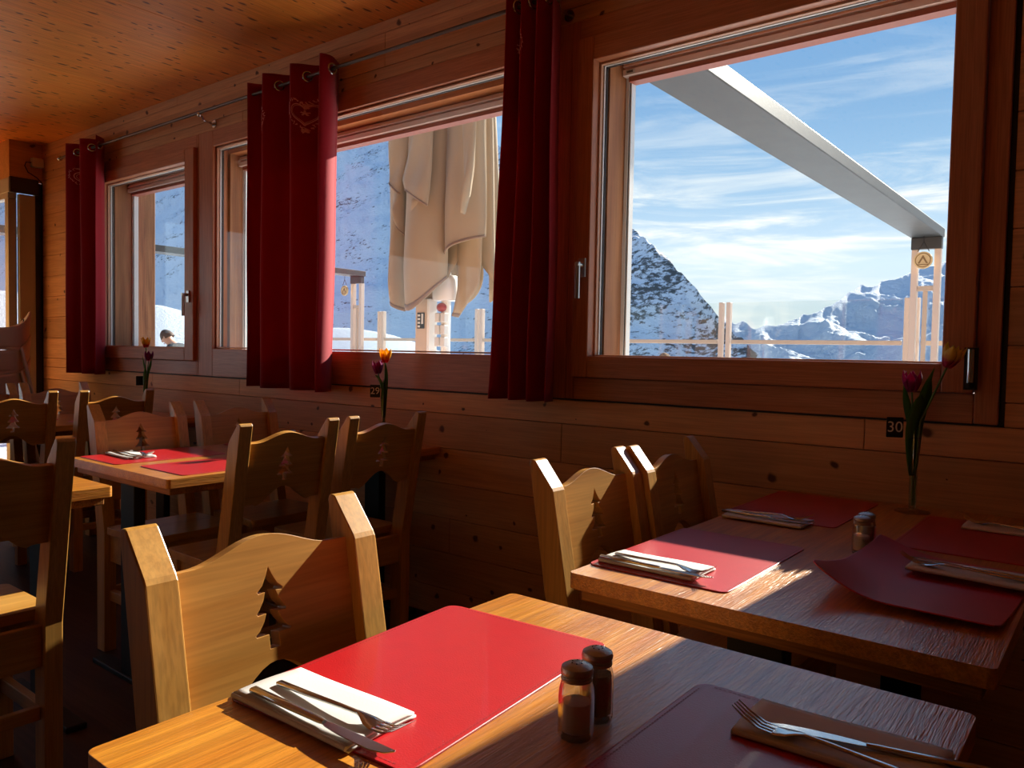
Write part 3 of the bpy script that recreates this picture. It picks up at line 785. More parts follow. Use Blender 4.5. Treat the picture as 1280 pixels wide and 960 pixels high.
# ------------------------------------------------------------------ salt and pepper shakers
def make_shaker(fill, level):
    root = empty('shaker')
    facet = lambda a: 1 + .022*math.cos(10*a)
    g = MB().lathe([(.0165,.0),(.0185,.002),(.0195,.006),(.0195,.045),(.0185,.056),(.0165,.063),(.0155,.066),(.0135,.066),(.0145,.061),(.0168,.054),(.0172,.045),(.0172,.009),(.014,.0065),(0,.0065)], seg=60, fl=facet); g.build('glass_body', M['bottle'], root, smooth=50)
    MB().lathe([(.0,.0072),(.0138,.0072),(.0166,.0095),(.0166,level-.002),(.0158,level),(0,level+.001)], seg=30).build('contents', fill, root, smooth=40)
    c_ = MB().lathe([(.0172,.064),(.0176,.066),(.0165,.0675),(.0176,.069),(.0165,.0705),(.0178,.072),(.0182,.0745),(.017,.0785),(.012,.0815),(.006,.083),(0,.0834)], seg=32)
    cap = c_.build('cap', M['cap'], root, smooth=40)
    hl = MB()
    for k in range(6):
        a = k*PI/3; hl.lathe([(.0009,0),(.0009,.0006),(0,.0006)], c=(.006*math.cos(a), .006*math.sin(a), .0829), seg=8)
    hl.build('pouring_hole', M['rubber'], cap)
    return root
s0 = make_shaker(M['salt'], .040); p0 = make_shaker(M['pepper'], .054)
for i, (x, y, k, lab) in enumerate([(-.462,.706,0,'glass salt shaker with steel cap on the nearest table, in front of the pepper'),
        (-.468,.757,1,'glass pepper shaker with steel cap on the nearest table, behind the salt'),
        (-.442,1.777,0,'glass salt shaker on the table numbered 30, in front of its twin'),
        (-.444,1.822,1,'glass pepper shaker on the table numbered 30, hidden behind the salt'),
        (-2.70,1.95,0,'small glass shaker on the table numbered 29, glimpsed above a chair back')]):
    src = (s0, p0)[k]; o = src if i < 2 else copy_tree(src)
    place(o, (x, y, TZ), .3*i); tag(o, lab, 'shaker', 'salt and pepper shakers')

# ------------------------------------------------------------------ tulip vases
def text_mesh(s, size, mat, name, parent, Mx):
    cu = bpy.data.curves.new(name, 'FONT'); cu.body = s; cu.size = size; cu.align_x = 'CENTER'; cu.align_y = 'CENTER'; cu.extrude = .0003
    tmp = bpy.data.objects.new(name, cu); COL.objects.link(tmp)
    dg = bpy.context.evaluated_depsgraph_get(); me = bpy.data.meshes.new_from_object(tmp.evaluated_get(dg))
    bpy.data.objects.remove(tmp); bpy.data.curves.remove(cu)
    me.materials.append(mat); o = bpy.data.objects.new(name, me); COL.objects.link(o); o.parent = parent; o.matrix_local = Mx; return o
def bloom(parent, base, dirv, mat, name, op=.35, L_=.042, W_=.021):
    """six cupped petals"""
    d = Vector(dirv).normalized(); q = d.to_track_quat('Z', 'Y').to_matrix().to_4x4(); q.translation = Vector(base)
    fl = bpy.data.objects.new(name, None)
    mb = MB()
    for k in range(6):
        a0 = k*PI/3 + (.12 if k % 2 else 0); rr = 1.0 if k % 2 else .88
        def fn(u, v):
            w_ = math.sin(PI*min(1, v*.93+.07))**.6*(1 if v < .55 else (1-((v-.55)/.45)**2*.92))
            a = a0 + (u-.5)*2*W_*.62*w_/.014*.66
            r_ = (.005 + .0205*math.sin(PI*min(.75, v*.62+.06))**.8 + op*.008*v**3)*rr + .0012*math.cos((u-.5)*PI*2)
            return (r_*math.cos(a), r_*math.sin(a), v*L_*(1 if k % 2 else .96))
        mb.grid(7, 9, fn)
    o = mb.build(name, mat, parent, smooth=180, weld=False, solid=.0006); o.matrix_local = q
    return o
def leaf(parent, pts, w_, mat, twist=0):
    pts = [Vector(p) for p in pts]; n = len(pts)
    def cr(t):
        t = t*(n-1); i = min(int(t), n-2); f_ = t-i
        p0, p1, p2, p3 = pts[max(i-1,0)], pts[i], pts[i+1], pts[min(i+2,n-1)]
        return .5*((2*p1)+(p2-p0)*f_+(2*p0-5*p1+4*p2-p3)*f_*f_+(3*p1-p0-3*p2+p3)*f_**3)
    def fn(u, v):
        p = cr(v); tn = (cr(min(1, v+.02))-cr(max(0, v-.02))).normalized()
        sd = tn.cross(Vector((math.sin(twist), -math.cos(twist), .2))).normalized(); nr = tn.cross(sd)
        ww = w_*math.sin(PI*min(1, v*.85+.13))**.8*(1 if v < .6 else 1-((v-.6)/.4)**2*.9)
        s = (u-.5)*2
        return p + sd*s*ww + nr*abs(s)**2*ww*.35
    o = MB().grid(5, 16, fn).build('leaf', mat, parent, smooth=180, solid=.0006); return o
def vase(x, y, label, num, cols, dots, lean):
    root = empty('bud_vase', (x, y, TZ)); tag(root, label, 'vase', 'tulip vases on the window tables')
    MB().lathe([(0,0),(.043,0),(.045,.0015),(.043,.003),(.012,.0055),(.0095,.009),(.0098,.012)], seg=32).build('foot', M['vaseglass'], root, smooth=40)
    MB().lathe([(.0098,.0125),(.0105,.05),(.011,.12),(.0125,.19),(.0135,.215)], seg=28).build('glass_tube', M['vaseglass'], root, smooth=60)
    MB().lathe([(0,.014),(.0085,.014),(.0092,.05),(.0095,.10),(0,.10)], seg=20).build('water', M['water'], root, smooth=40)
    # black number card tied to the neck
    cm = Matrix.Translation(dots['card']) @ Matrix.Rotation(math.radians(dots['yaw']), 4, 'Z')
    cd = MB().prism(rrect(-.022,.022,-.028,.028,.003), lambda u, v, w_: (u, w_, v), -.001, .001).build('number_card', M['card'], root, bevel=.0004); cd.matrix_local = cm
    if num: text_mesh(num, .042, M['ink'], 'digits', cd, Matrix.Translation((0,-.0013,0)) @ Matrix.Rotation(PI/2, 4, 'X'))
    MB().torus((0,0,.205), .0145, .0009, (1,0,0), (0,1,0), 20, 6).build('cord', M['card'], root, smooth=60)
    t = MB(); t.tube([(.0, 0, .018), (-.003,0,.12), dots['s1'][0], dots['s1'][1]], .0026, 8); t.build('stem', M['stem'], root, smooth=60)
    t = MB(); t.tube([(.003, .002, .02), (.004,.002,.12), dots['s2'][0], dots['s2'][1]], .0028, 8); t.build('stem', M['stem'], root, smooth=60)
    a = bloom(root, dots['s1'][1], dots['d1'], cols[0], 'blossom', .1, .060); b_ = bloom(root, dots['s2'][1], dots['d2'], cols[1], 'blossom', .6, .064, .024)
    for pts, w_, tw in dots['leaves']: leaf(root, pts, w_, M['leaf'], tw)
    return root
vase(-.460, 2.362, 'slim glass vase with a purple and a pink-yellow tulip, numbered 30', '30', (M['tpurple'], M['tpink']),
     dict(card=(-.047,-.022,.232), yaw=30, s1=((-.006,0,.22),(-.012,0,.330)), s2=((.012,0,.25),(.070,0,.400)), d1=(-.02,0,1), d2=(.35,-.05,1),
          leaves=[([(-.002,-.004,.10),(-.006,-.010,.22),(.010,-.014,.30),(.014,-.012,.325)], .016, .5), ([(.002,0,.12),(.006,.002,.24),(.020,.0,.33),(.042,-.004,.40)], .013, .2),
                  ([(-.002,0,.12),(-.008,.004,.22),(-.026,.004,.30),(-.034,0,.36)], .012, -.2), ([(.004,0,.2),(.018,.004,.28),(.03,.004,.33),(.034,0,.38)], .010, .6)]), 0)
vase(-2.590, 2.352, 'slim glass vase with a purple and an orange tulip, numbered 29', '29', (M['tpurple'], M['tyellow']),
     dict(card=(-.034,-.020,.235), yaw=38, s1=((-.006,0,.22),(-.032,-.004,.312)), s2=((.006,0,.25),(.012,-.004,.362)), d1=(-.1,0,1), d2=(.1,-.05,1),
          leaves=[([(.004,0,.12),(.006,.002,.24),(.012,.0,.31),(.016,-.004,.36)], .011, .2), ([(-.002,0,.12),(-.012,.004,.24),(-.040,.004,.29),(-.060,0,.305)], .009, -.2),
                  ([(.002,-.004,.12),(.004,-.008,.22),(.012,-.01,.29)], .010, .5)]), 0)
vase(-4.630, 2.300, 'farthest slim vase with a yellow-red and a dark purple tulip', '', (M['tpurple'], M['tyellow']),
     dict(card=(-.040,-.014,.205), yaw=80, s1=((.006,0,.22),(.045,-.004,.325)), s2=((.0,0,.26),(.014,-.004,.405)), d1=(.1,0,1), d2=(.0,-.05,1),
          leaves=[([(.004,0,.12),(.010,.002,.24),(.05,.0,.30),(.085,-.004,.36)], .014, .2), ([(-.002,0,.12),(-.012,.004,.24),(-.032,.004,.30),(-.04,0,.36)], .014, -.2),
                  ([(.002,-.004,.10),(.004,-.008,.22),(.02,-.01,.30)], .014, .5)]), 0)

# ------------------------------------------------------------------ entrance corner at the far left
dr = empty('door_1', (XL, 2.36, 0)); struct(dr)
def dl(mb, name, mat, **k):
    o = mb.build(name, mat, None, **k); o.data.transform(Matrix.Translation(-Vector(dr.location))); o.parent = dr; return o
t = MB(); t.box(XL-.03, XL+.015, 2.315, 2.425, 0, 2.285); t.box(XL-1.4, XL-.031, 2.255, 2.315, 2.25, 2.30); t.box(XL-.10, XL-.031, 2.256, 2.314, 0, 2.249); t.box(XL-1.4, XL-.101, 2.256, 2.314, 0, .12); t.box(XL-1.0, XL-.92, 2.256, 2.314, .121, 2.249)
dl(t, 'door_frame', M['grey'], bevel=.004)
t = MB().box(XL-.03, XL-.0005, 2.4255, D+.2, 0, 2.385); dl(t, 'door_side_panel', M['darkbox'])
t = MB().box(XL-1.399, XL-.101, 2.28, 2.286, .121, 2.249); dl(t, 'glass_pane', M['glass'])
ab = empty('air_curtain', (XL, 2.25, 2.29)); tag(ab, 'grey and black box heater mounted above the entrance door at the far left', 'air curtain')
MB().box(-.9, -.002, 0, .05, .002, .11).build('cover', M['grey'], ab, bevel=.004)
MB().box(.0005, .03, -.0, .195, .0, .115).build('end_cap', M['darkbox'], ab, bevel=.003)
jb = empty('junction_box', (XL, 2.435, 2.50)); tag(jb, 'small white junction box with a cable, high in the far left corner', 'junction box')
MB().box(.001, .05, -.04, .04, 0, .068).build('housing', M['whitebox'], jb, bevel=.006)
t = MB(); t.tube([(.025,-.04,.03),(.025,-.075,.028),(.025,-.085,-.0),(.02,-.06,-.045),(.02,.0,-.075),(.018,.035,-.11),(.012,.038,-.5),(.012,.036,-1.3),(.012,.037,-2.3)], .004, 6)
t.build('cable', M['strap'], jb, smooth=60)
# stacked high chairs
def make_high():
    root = empty('high_chair')
    # moulded tub: curved wall with a tall rounded back (towards +y side here), open at the front
    def wall(u, v):
        a = PI*(-.15 + 1.3*u) ; rx, ry = .17, .19
        back = math.exp(-((u-.5)/.17)**2)
        hgt = .135 + .12*back
        k = 1 + .10*v
        return (rx*k*math.cos(a), ry*k*math.sin(a), .5 + hgt*v)
    MB().grid(30, 8, wall).build('tub', M['plastic'], root, smooth=180, solid=.012)
    MB().prism(rrect(-.17,.17,-.15,.18,.08), XY, .488, .503).build('seat', M['plastic'], root, bevel=.004)
    MB().prism(rrect(-.215,.215,-.235,-.06,.04), XY, .585, .60, holes=[rrect(-.17,.17,-.215,-.08,.03)[::-1]]).build('tray_rim', M['plastic'], root, bevel=.004)
    for sx in (1, -1):
        for sy in (1, -1):
            t = MB(); t.tube([(sx*.15, sy*.14, .50), (sx*.23, sy*.24, .0)], .012, 10); t.build('leg', M['steel'], root, smooth=60)
    t = MB(); t.box(-.018, .018, .165, .170, .48, .70); t.build('harness_strap', M['strap'], root)
    return root
hc = make_high()
labs = ['lowest', 'second from the bottom', 'middle one', 'second from the top', 'topmost']
for i in range(5):
    o = hc if i == 0 else copy_tree(hc)
    place(o, (-6.12+.004*i, 1.99, .001+.158*i), -.25); tag(o, 'beige plastic high chair, %s in the stack by the entrance' % labs[i], 'high chair', 'stacked high chairs')

# ------------------------------------------------------------------ terrace outside
tr = MB().box(-22, 10, D+.28, 9.2, -.3, -.04); tag(tr.build('terrace_floor', M['snow']), None, None, None, 'structure')
RYY = 8.83
wsn = empty('terrace_windscreen', (-6, RYY, 0)); tag(wsn, 'cream framed glass windscreen along the outer edge of the snowy terrace', 'windscreen')
xs = [-15.7, -13.7, -11.75, -9.8, -7.65, -5.75, -3.81, -1.80, .2, 2.2]
for x in xs:
    for dx in (-.062, .030):
        MB().box(x+6+dx, x+6+dx+.05, -.035, .035, -.04, 1.80).build('post', M['cream'], wsn, bevel=.005)
for a, b_ in zip(xs, xs[1:]):
    MB().box(a+6+.1, b_+6-.08, -.03, .03, 1.313, 1.36).build('rail', M['cream2'], wsn, bevel=.004)
    MB().box(a+6+.1, b_+6-.08, -.004, .004, 1.361, 1.795).build('glass_pane', M['glass'], wsn)
    MB().box(a+6+.1, b_+6-.08, -.004, .004, .1, 1.312).build('glass_pane', M['glass'], wsn)
def pergola(x, label):
    root = empty('pergola_arm', (x, RYY-.30, 0)); tag(root, label, 'pergola beam', 'galvanised terrace beams')
    Lb = 5.6
    MB().prism([(-.14,2.36),(.14,2.36),(.14,2.445),(-.14,2.445)], lambda u, v, w_: (u, w_, v - w_*.006), -Lb, .05).build('beam', M['galv'], root, bevel=.006)
    MB().box(-.135, .135, -.05, .02, 2.245, 2.3585).build('bracket', M['galv'], root, bevel=.004)
    for sx in (-.13, .072):
        MB().box(sx, sx+.058, -.04, .03, -.04, 2.2445).build('post', M['cream'], root, bevel=.005)
    MB().box(-.0715, .0715, -.03, .01, 1.84, 1.89).build('crossbar', M['cream2'], root, bevel=.004)
    MB().box(-.02, .02, -.02, .01, -.04, 1.8395).build('inner_strut', M['cream2'], root, bevel=.003)
    return root
pergola(-1.62, 'long galvanised steel beam and post across the sky of the largest window')
pergola(-10.05, 'galvanised steel beam and post left of the closed parasol')
for k, (x, dx) in enumerate(((-1.62, -.01), (-10.05, -.2))):
    sg = empty('hanging_sign', (x+dx, RYY-.41, 2.13)); tag(sg, ('round pale wooden sign hanging under the beam in the largest window', 'round pale wooden sign hanging under the beam left of the parasol')[k], 'sign', 'round hanging signs')
    MB().prism([(.083*math.cos(2*PI*i/28), .083*math.sin(2*PI*i/28)) for i in range(28)], lambda u, v, w_: (u, w_, v), -.012, .012).build('disc', M['woodsign'], sg, bevel=.003)
    mk = MB().torus((0,-.0125,0), .066, .004, (1,0,0), (0,0,1), 28, 6)
    mk.prism([(0,.05),(.045,-.03),(.028,-.03),(0,.018),(-.028,-.03),(-.045,-.03)], lambda u, v, w_: (u, w_, v), -.0155, -.0122)
    mk.box(-.05,.05,-.0155,-.0122,-.046,-.038); mk.build('emblem', M['signmark'], sg)
    t = MB(); t.tube([(-.05,0,.085),(0,.0,.18)], .004, 6); t.tube([(.05,0,.085),(.0,.0,.18)], .004, 6); t.tube([(0,0,.18),(0,.0,.235)], .004, 6); t.build('wire', M['black'], sg)

# closed parasol
PY = 5.0
pr = empty('parasol', (-4.72, PY, 0)); tag(pr, 'closed beige parasol with its canopy folded down, outside the middle window', 'parasol')
ox = -4.72
MB().tube([(0,0,-.04),(0,0,3.9)], .042, 20).build('mast', M['alu'], pr, smooth=40)
MB().lathe([(.05,1.60),(.115,1.605),(.12,1.63),(.12,1.78),(.09,1.82),(.045,1.83)], seg=28).build('hub', M['alu'], pr, smooth=40)
def panel(name, outline_l, outline_r, ybase, dep, mat, nv=26, nu=9, seed=0, trim=True, dip=0):
    """hanging fold: left and right outlines [(x,z)...] top to bottom; bulges towards the house by dep"""
    def at(o, t):
        t = t*(len(o)-1); i = min(int(t), len(o)-2); f_ = t-i
        return Vector(o[i]).lerp(Vector(o[i+1]), f_)
    def fn(u, v):
        a, b_ = at(outline_l, v), at(outline_r, v)
        p = a.lerp(b_, u)
        y = ybase - dep*math.sin(PI*u)**.7 - .02*math.sin(7*v+3*u+seed)*math.sin(PI*u) + .03*v*math.sin(5*u+seed)
        k = ybase/PY      # fold lies a little nearer the house than the mast
        return (p.x*k-ox, y-PY, 1.17+(p.y-dip*math.sin(PI*u)*v**5-1.17)*k)
    o = MB().grid(nu, nv, fn).build(name, mat, pr, smooth=180, solid=.006)
    if trim:
        e_ = MB().grid(nu, 3, lambda u, v: tuple(Vector(fn(u, 1-v*.03)) + Vector((0,-.006,0))))
        e_.build('hem', M['canvasd'], o, smooth=180, solid=.006)
    return o
# inner bundle
def core(u, v):
    a = 2*PI*u; z = 3.6 - v*(1.78 + .22*math.sin(a*4+1))
    r_ = (.40 + .10*v)*(1 + .13*math.cos(8*a+1.2*v)) 
    return (-.20 + r_*1.08*math.cos(a), .22 + r_*.62*math.sin(a), z)
MB().grid(97, 20, core).build('canopy', M['canvas'], pr, smooth=180, solid=.006)
xz = lambda px, pz: (px, pz)
panel('canopy_fold', [(-5.45,3.7),(-5.45,3.0),(-5.44,2.2),(-5.43,1.8),(-5.40,1.62)], [(-5.20,3.7),(-5.20,3.0),(-5.22,2.3),(-5.23,1.8),(-5.22,1.52)], 4.88, .09, M['canvas'], seed=1)
panel('canopy_fold', [(-5.22,3.7),(-5.22,3.0),(-5.25,2.3),(-5.26,1.9),(-5.24,1.57)], [(-4.72,3.7),(-4.72,3.0),(-4.72,2.4),(-4.72,2.0),(-4.73,1.80)], 4.78, .12, M['canvas'], seed=2, dip=.15)
panel('canopy_fold', [(-4.75,3.7),(-4.73,3.0),(-4.72,2.5),(-4.72,2.2),(-4.72,1.99)], [(-4.30,3.7),(-4.30,3.0),(-4.29,2.6),(-4.29,2.3),(-4.30,2.13)], 4.84, .13, M['canvas'], seed=3)
panel('canopy_fold', [(-4.64,2.4),(-4.62,2.1),(-4.58,1.9),(-4.57,1.7),(-4.60,1.47)], [(-4.32,2.4),(-4.32,2.1),(-4.33,1.9),(-4.35,1.72),(-4.58,1.46)], 5.00, .05, M['canvas'], seed=4)
panel('canopy_fold', [(-4.56,3.7),(-4.55,3.0),(-4.54,2.7),(-4.53,2.5),(-4.52,2.36)], [(-4.40,3.7),(-4.40,3.0),(-4.41,2.7),(-4.44,2.5),(-4.50,2.33)], 4.68, .05, M['canvas'], seed=7, trim=False)
panel('canopy_flap', [(-5.46,3.7),(-5.46,3.1),(-5.44,2.9),(-5.43,2.8),(-5.42,2.70)], [(-5.16,3.7),(-5.18,3.1),(-5.22,2.9),(-5.26,2.75),(-5.29,2.58)], 4.74, .07, M['canvas'], seed=5)
panel('canopy_flap', [(-5.44,2.75),(-5.42,2.6),(-5.42,2.5),(-5.40,2.42),(-5.36,2.36)], [(-5.28,2.75),(-5.26,2.6),(-5.26,2.45),(-5.25,2.35),(-5.23,2.20)], 4.80, .04, M['canvas'], seed=8)
panel('canopy_flap', [(-5.14,3.7),(-5.16,3.1),(-5.22,2.9),(-5.28,2.72),(-5.24,2.62)], [(-4.90,3.7),(-4.90,3.1),(-4.90,2.8),(-4.91,2.6),(-4.93,2.44)], 4.62, .05, M['canvas'], seed=6)
panel('canopy_flap', [(-5.20,2.70),(-5.20,2.6),(-5.20,2.5),(-5.19,2.42),(-5.18,2.33)], [(-4.94,2.55),(-4.93,2.53),(-4.93,2.50),(-4.93,2.48),(-4.94,2.44)], 4.68, .02, M['canvas'], seed=9)
MB().box(-.40, -.37, -.02, .02, 2.0, 2.02).build('toggle', M['alu'], pr)
for k in range(3):
    for dx in (-.045, .022):
        MB().box(dx-.0, dx+.05, -.095, -.0425, 1.205+.105*k, 1.285+.105*k).build('socket_box', M['whitebox'], pr, bevel=.006)
MB().ball((-.005,-.05,1.545), .05, .04, .04).build('alarm_button', M['redlamp'], pr, smooth=60)
pl = empty('terrace_pillar', (-4.91, PY-.05, 0)); tag(pl, 'beige rectangular pillar with a black switch panel, in front of the parasol mast', 'pillar')
MB().box(-.085, .055, -.05, .05, -.04, 1.62).build('shaft', M['cream2'], pl, bevel=.006)
MB().box(.0555, .085, -.05, .05, -.04, 1.62).build('side_channel', M['alu'], pl, bevel=.004)
k = MB().box(-.055, .03, -.058, -.0505, 1.36, 1.50).build('switch_panel', M['black'], pl, bevel=.002)
MB().box(.0, .022, -.062, -.0585, 1.40, 1.49).build('switch_label', M['whitebox'], k)
t = MB()
for i in range(4): t.box(-.045, -.018, -.0605, -.0585, 1.37+.032*i, 1.388+.032*i)
t.build('switch_row', M['whitebox'], k)
# outdoor timber post and small dark roof
pp = MB().box(-6.17, -6.0, 2.90, 3.06, -.04, 2.9); tag(pp.build('timber_post', M['postv'], bevel=.006), 'weathered brown timber post outside the window nearest the entrance', 'post')

# people on the terrace
def make_person(name, loc, rz, hairmat, label, lean=0):
    root = empty(name, loc, rz); tag(root, label, 'person')
    # seated figure facing +x local; seat height .42
    V = {}
    pts = [('pelvis',(0,0,.50),.12),('belly',(.0,0,.62),.125),('chest',(.02,0,.80),.14),('neck0',(.03,0,.955),.062),('neck',(.045,0,1.0),.052),('head0',(.06,0,1.055),.068),('head1',(.06,0,1.115),.085),('head2',(.055,0,1.165),.078),
           ('lsh',(.02,.17,.90),.06),('lel',(.08,.24,.68),.045),('lwr',(.27,.18,.72),.034),('rsh',(.02,-.17,.90),.06),('rel',(.08,-.24,.68),.045),('rwr',(.27,-.16,.72),.034),
           ('lhip',(.03,.09,.48),.09),('lkn',(.42,.12,.47),.06),('lan',(.42,.12,.09),.045),('lto',(.56,.13,.035),.035),('rhip',(.03,-.09,.48),.09),('rkn',(.42,-.12,.47),.06),('ran',(.42,-.12,.09),.045),('rto',(.56,-.13,.035),.035)]
    for hand, sy in (('l',1),('r',-1)):
        wx, wy, wz = (.27,.18,.72) if sy > 0 else (.27,-.16,.72)
        pts.append((hand+'palm', (wx+.06, wy-sy*.015, wz+.01), .026))
        for k in range(4):
            pts.append((hand+'f%d' % k, (wx+.10, wy-sy*.015+(k-1.5)*.019, wz+.012), .0095)); pts.append((hand+'g%d' % k, (wx+.135+(.012 if k in (1,2) else 0), wy-sy*.015+(k-1.5)*.02, wz-.006), .008))
        pts.append((hand+'t', (wx+.065, wy-sy*.05, wz+.012), .0105)); pts.append((hand+'u', (wx+.10, wy-sy*.06, wz+.005), .009))
    up_ = ('belly','chest','neck0','neck','head0','head1','head2','lsh','lel','rsh','rel')
    RM = Matrix.Translation((0,0,.55)) @ Matrix.Rotation(lean, 4, 'Y') @ Matrix.Translation((0,0,-.55))
    pts = [(n_, tuple(RM @ Vector(p)) if n_ in up_ else p, r_) for n_, p, r_ in pts]
    idx = {n_: i for i, (n_, _, _) in enumerate(pts)}
    ed = [('pelvis','belly'),('belly','chest'),('chest','neck0'),('neck0','neck'),('neck','head0'),('head0','head1'),('head1','head2'),('chest','lsh'),('lsh','lel'),('lel','lwr'),('chest','rsh'),('rsh','rel'),('rel','rwr'),
          ('pelvis','lhip'),('lhip','lkn'),('lkn','lan'),('lan','lto'),('pelvis','rhip'),('rhip','rkn'),('rkn','ran'),('ran','rto')]
    for hand in 'lr':
        ed.append((hand+'wr', hand+'palm'))
        for k in range(4): ed += [(hand+'palm', hand+'f%d' % k), (hand+'f%d' % k, hand+'g%d' % k)]
        ed += [(hand+'palm', hand+'t'), (hand+'t', hand+'u')]
    def skin(name_, names, mat, grow=0, par=root):
        me = bpy.data.meshes.new(name_); use = [n_ for n_ in names]; mp = {n_: i for i, n_ in enumerate(use)}
        me.from_pydata([pts[idx[n_]][1] for n_ in use], [(mp[a], mp[b_]) for a, b_ in ed if a in mp and b_ in mp], [])
        me.materials.append(mat); o = bpy.data.objects.new(name_, me); COL.objects.link(o); o.parent = par
        m = o.modifiers.new('k', 'SKIN')
        for i, n_ in enumerate(use):
            r_ = pts[idx[n_]][2]+grow; me.skin_vertices[0].data[i].radius = (r_, r_)
        me.skin_vertices[0].data[0].use_root = True
        m2 = o.modifiers.new('u', 'SUBSURF'); m2.levels = 2; m2.render_levels = 2
        return o
    body = skin('body', [p[0] for p in pts], M['skin'])
    skin('jacket', ['chest','belly','neck0','lsh','lel','lwr','rsh','rel','rwr'], M['jacket'], .014)
    skin('trousers', ['pelvis','lhip','lkn','lan','rhip','rkn','ran'], M['jacket'], .012)
    # face and hair
    fc = MB(); fc.ball((.142,0,1.105), .014, .011, .018)
    for s in (1,-1): fc.ball((.055, s*.084, 1.105), .012, .008, .024)
    fc.build('nose_and_ears', M['skin'], root, smooth=180).matrix_local = RM
    ey = MB()
    for s in (1,-1): ey.ball((.132, s*.03, 1.125), .009, .011, .006)
    ey.build('eyes', M['card'], root, smooth=180).matrix_local = RM
    MB().ball((.139,0,1.062), .006, .022, .005).build('mouth', M['redlamp'], root, smooth=180).matrix_local = RM
    hr = MB()
    def cap(u, v):
        a = 2*PI*u; th = v*PI*.52
        r_ = .088
        return (.045 + r_*math.sin(th)*math.cos(a)*1.02, r_*.94*math.sin(th)*math.sin(a), 1.125 + .105*math.cos(th) - (.03*v if math.cos(a) < .2 else 0))
    hr.grid(25, 9, cap); hr.build('hair', hairmat, root, smooth=180, solid=.008).matrix_local = RM
    return root
def bench(loc, rz, label):
    r_ = empty('bench', loc, rz); tag(r_, label, 'bench')
    MB().box(-.22,.16,-.7,.7,.33,.366).build('seat', M['postv'], r_, bevel=.005)
    for sy in (-.55,.55): MB().box(-.16,.10,sy-.03,sy+.03,0,.3295).build('leg', M['postv'], r_, bevel=.004)
stp = MB().box(-11.9, -9.9, 4.9, 6.6, -.039, .298); struct(stp.build('terrace_step', M['postv']))
make_person('person', (-10.46, 5.86, .299), math.radians(214), M['hair'], 'person in a black jacket sitting outside the window nearest the entrance', lean=.6)
bench((-10.46, 5.86, .299), math.radians(214), 'wooden bench under the person in the black jacket')
make_person('person', (-4.10, 7.85, -.04), math.radians(95), M['hairg'], 'person of whom only a tan hat top shows over the largest window sill')
bench((-4.10, 7.85, -.04), math.radians(95), 'wooden bench under the person in the tan hat')

# ------------------------------------------------------------------ mountains and snow
def addattr(o, vals):
    at = o.data.attributes.new('rock', 'FLOAT', 'POINT'); at.data.foreach_set('value', vals)
def interp(tab, x):
    if x <= tab[0][0]: return tab[0][1]
    for (a, va), (b_, vb) in zip(tab, tab[1:]):
        if x <= b_: t = (x-a)/(b_-a); t2 = t; return va+(vb-va)*t2
    return tab[-1][1]
def mountain(name, label, az0, az1, ridge, zbase, mat, na, nr, rough, rockf, backw, Y0, tan, nsc, edge=12):
    """face rising steadily towards +y from the line y = Y0 up to its skyline"""
    vs = []; fs = []; rk = []
    for i in range(na):
        az = az0 + (az1-az0)*i/(na-1); ar = math.radians(az)
        jag = noise.fractal(Vector((az*1.7, 3.1, 0)), 1.0, 2.1, 6)*.22
        te = math.tan(math.radians(interp(ridge, az) + jag))
        d1 = (Y0*tan + 1.17 - zbase)/max(.035, math.cos(ar)*tan - te); d0 = Y0/math.cos(ar)
        d1 = max(d1, d0*1.02)
        for j in range(nr + 5):
            if j < nr:
                t = j/(nr-1); d = d0 + (d1-d0)*t
                p = Vector((-d*math.sin(ar), d*math.cos(ar), 0)); p.z = zbase + (p.y-Y0)*tan
                e_ = min(1, (1-t)*edge, t*8)
                q = Vector((p.x, p.y, p.z*.6))/nsc
                rdg = noise.ridged_multi_fractal(q, .9, 2.2, 7, .9, 2.0)
                fr_ = noise.fractal(q*.6, 1.0, 2.0, 6)
                z = p.z + rough*e_*((rdg-1.2)*.3 + fr_*.5)
                vs.append((p.x, p.y, z)); rk.append(rockf(az, t, rdg))
            else:
                k = (j-nr+1)/5; zr = 1.17 + d1*te
                d = d1 + backw*k; vs.append((-d*math.sin(ar), d*math.cos(ar), zr + (zbase-zr)*k)); rk.append(.5)
    n_ = nr+5
    for i in range(na-1):
        for j in range(n_-1): fs.append((i*n_+j, (i+1)*n_+j, (i+1)*n_+j+1, i*n_+j+1))
    mb = MB(); mb.add(vs, fs); o = mb.build(name, mat, None, smooth=180, weld=False)
    addattr(o, rk); tag(o, label, 'mountain'); return o
ridge1 = [(14,-4),(20.4,-.25),(22,1.0),(23.6,2.6),(25,4.3),(26.5,5.9),(28.2,7.6),(30,9.0),(31.5,9.5),(33.5,10.6),(35.5,11.8),(37.5,12.9),(39.3,14.2),(40.8,16.0),(43,17.2),(50,17.5),(60,15.5),(66,13),(80,4)]
mountain('mountain', 'steep snowy slope with dark scree filling the left windows', 15, 78, ridge1, -20, M['near_mtn'], 420, 130, 16,
         lambda az, t, r_: (.95 if az < 33 else .75 if az < 46 else .55)*(.75+.5*t) + (r_-1)*.25, 300, 200, .8, 55)
ridge2 = [(-30,9),(-10,8),(2,7.2),(9.6,6.2),(11.0,5.95),(11.6,5.6),(13.0,5.15),(13.9,4.75),(14.6,4.9),(15.8,3.95),(17.2,3.1),(18.2,2.85),(19.1,2.45),(20.0,2.15),(20.6,2.25),(21.2,1.95),(21.8,2.2),(22.8,2.45),(24,2.9),(27,3.0)]
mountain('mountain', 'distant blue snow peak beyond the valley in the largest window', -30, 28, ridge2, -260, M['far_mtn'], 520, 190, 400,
         lambda az, t, r_: (r_-1)*.8, 2500, 4200, .34, 800, 5)
